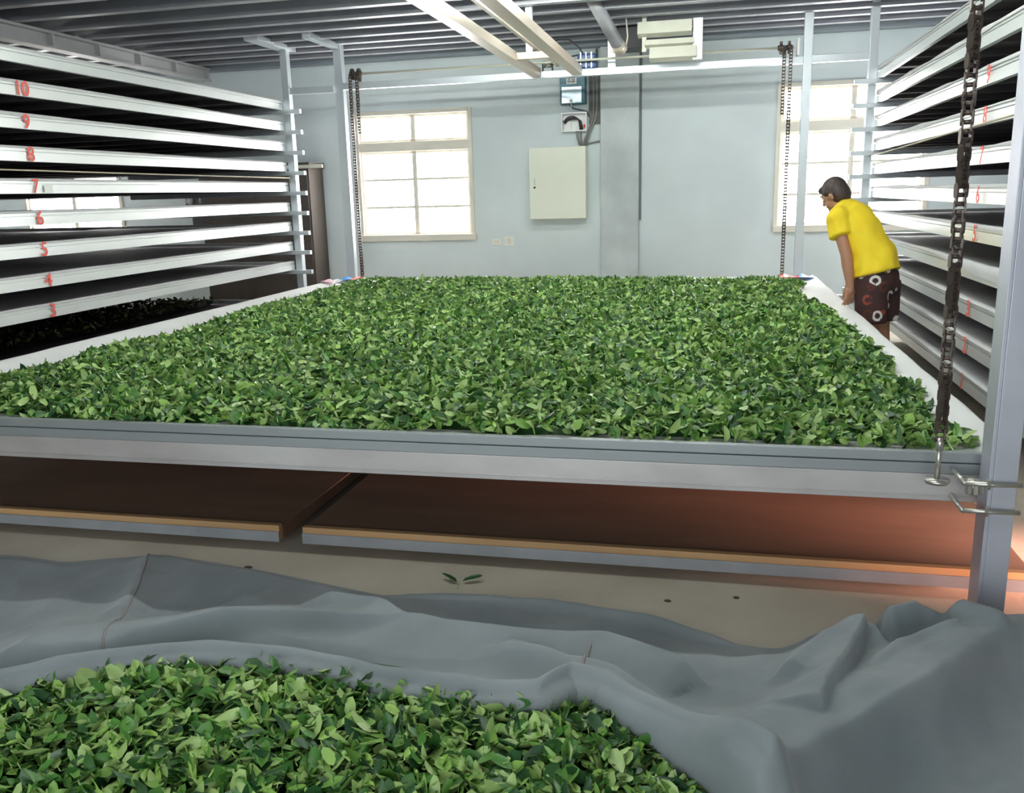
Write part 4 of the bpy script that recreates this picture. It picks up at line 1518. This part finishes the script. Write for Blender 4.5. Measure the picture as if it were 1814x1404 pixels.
sh = MB()
ax0 = (S1 - HIP)
sh.loft([ring(HIP + Vector((0.0, 0, 0.0)), Vector((-0.25, 0.2, 1)), Lf, 0.196, 0.166), ring(S1 + Vector((0.005, 0, -0.03)), Vector((-0.35, 0.28, 1)), Lf, 0.184, 0.154),
         ring(S1.lerp(S2, 0.5), S2 - S1, Lf, 0.170, 0.137), ring(S2, S3 - S1, Lf, 0.182, 0.140), ring(S2.lerp(S3, 0.6), S3 - S2, Lf, 0.180, 0.125),
         ring(S3 + Vector((0, 0, 0.0)), S3 - S2, Lf, 0.175, 0.112), ring(S3.lerp(NK, 0.6), NK - S3, Lf, 0.088, 0.078), ring(S3.lerp(NK, 0.95), NK - S3, Lf, 0.068, 0.066)])
for (s_, e_) in ((shL, elL), (shR, elR)):
    a = s_.lerp(e_, -0.02)
    bq = s_.lerp(e_, 0.50)
    sh.loft([ring(a, e_ - s_, Lf, 0.074, 0.074), ring(s_.lerp(e_, 0.25), e_ - s_, Lf, 0.080, 0.080), ring(bq, e_ - s_, Lf, 0.080, 0.078)])
    sh.ellipsoid(s_, 0.085, 0.085, 0.085)
    sh.capsule(s_ + Vector((0, 0, 0.01)), S3.lerp(NK, 0.5), 0.080, 0.080)
so_ = sh.build('shirt', M_SHIRT, pr)
fuse(so_, 0.009, 2)
tx = bpy.data.textures.new('folds', 'CLOUDS')
tx.noise_scale = 0.16
tx.noise_depth = 1
dm = so_.modifiers.new('folds', 'DISPLACE')
dm.texture = tx
dm.texture_coords = 'GLOBAL'
dm.strength = 0.045
dm.mid_level = 0.5
sm_ = so_.modifiers.new('soften', 'SMOOTH')
sm_.iterations = 3
sm_.factor = 0.5
# the polo collar stands round the neck
cq = MB()
cq.loft([ring(S3.lerp(NK, 0.75), NK - S3, Lf, 0.078, 0.074), ring(S3.lerp(NK, 1.25), NK - S3, Lf, 0.066, 0.064), ring(S3.lerp(NK, 1.2), NK - S3, Lf, 0.058, 0.056)], caps=False)
cq.build('collar', M_SHIRT, so_)

st_ = MB()
st_.loft([ring(HIP + Vector((0, 0, 0.06)), Vector((0, 0, 1)), Lf, 0.158, 0.118), ring(HIP + Vector((0.005, 0, 0.0)), Vector((0, 0, 1)), Lf, 0.178, 0.142), ring(HIP + Vector((0.01, 0, -0.09)), Vector((0, 0, 1)), Lf, 0.182, 0.140), ring(HIP + Vector((0.01, 0, -0.14)), Vector((0, 0, 1)), Lf, 0.175, 0.125)])
for sg in (1, -1):
    h0 = HIP + Lf * (0.085 * sg) + Vector((0.01, 0, -0.05))
    h1 = HIP + Lf * (0.092 * sg) + Vector((0.025, 0, -0.345))
    st_.loft([ring(h0, Vector((0, 0, -1)), Lf, 0.100, 0.128), ring(h0.lerp(h1, 0.5), Vector((0, 0, -1)), Lf, 0.098, 0.118), ring(h1, Vector((0, 0, -1)), Lf, 0.096, 0.112)])
sho = st_.build('shorts', M_FLORAL, pr)
fuse(sho, 0.009, 4)
for sg in (1, -1):
    an = HIP + Lf * (0.095 * sg) - F * 0.03 + Vector((0.02, 0, -0.785))
    b = MB()
    c0 = an - F * 0.05
    c1 = an + F * 0.19
    b.loft([[c0 + Lf * (0.045 * math.cos(2 * PI * j / 16)) + F * (0.03 * math.sin(2 * PI * j / 16)) + Vector((0, 0, -an.z + zz)) for j in range(16)] if False else
            [an + F * (0.07 + 0.13 * math.sin(2 * PI * j / 16)) + Lf * (0.048 * math.cos(2 * PI * j / 16)) + Vector((0, 0, -an.z + zz)) for j in range(16)] for zz in (0.0, 0.02)], smooth=False)
    b.build('sandal', M_SHOE, pr)

bpy.context.view_layer.update()
pr.location.x += 0.02
bpy.context.view_layer.update()
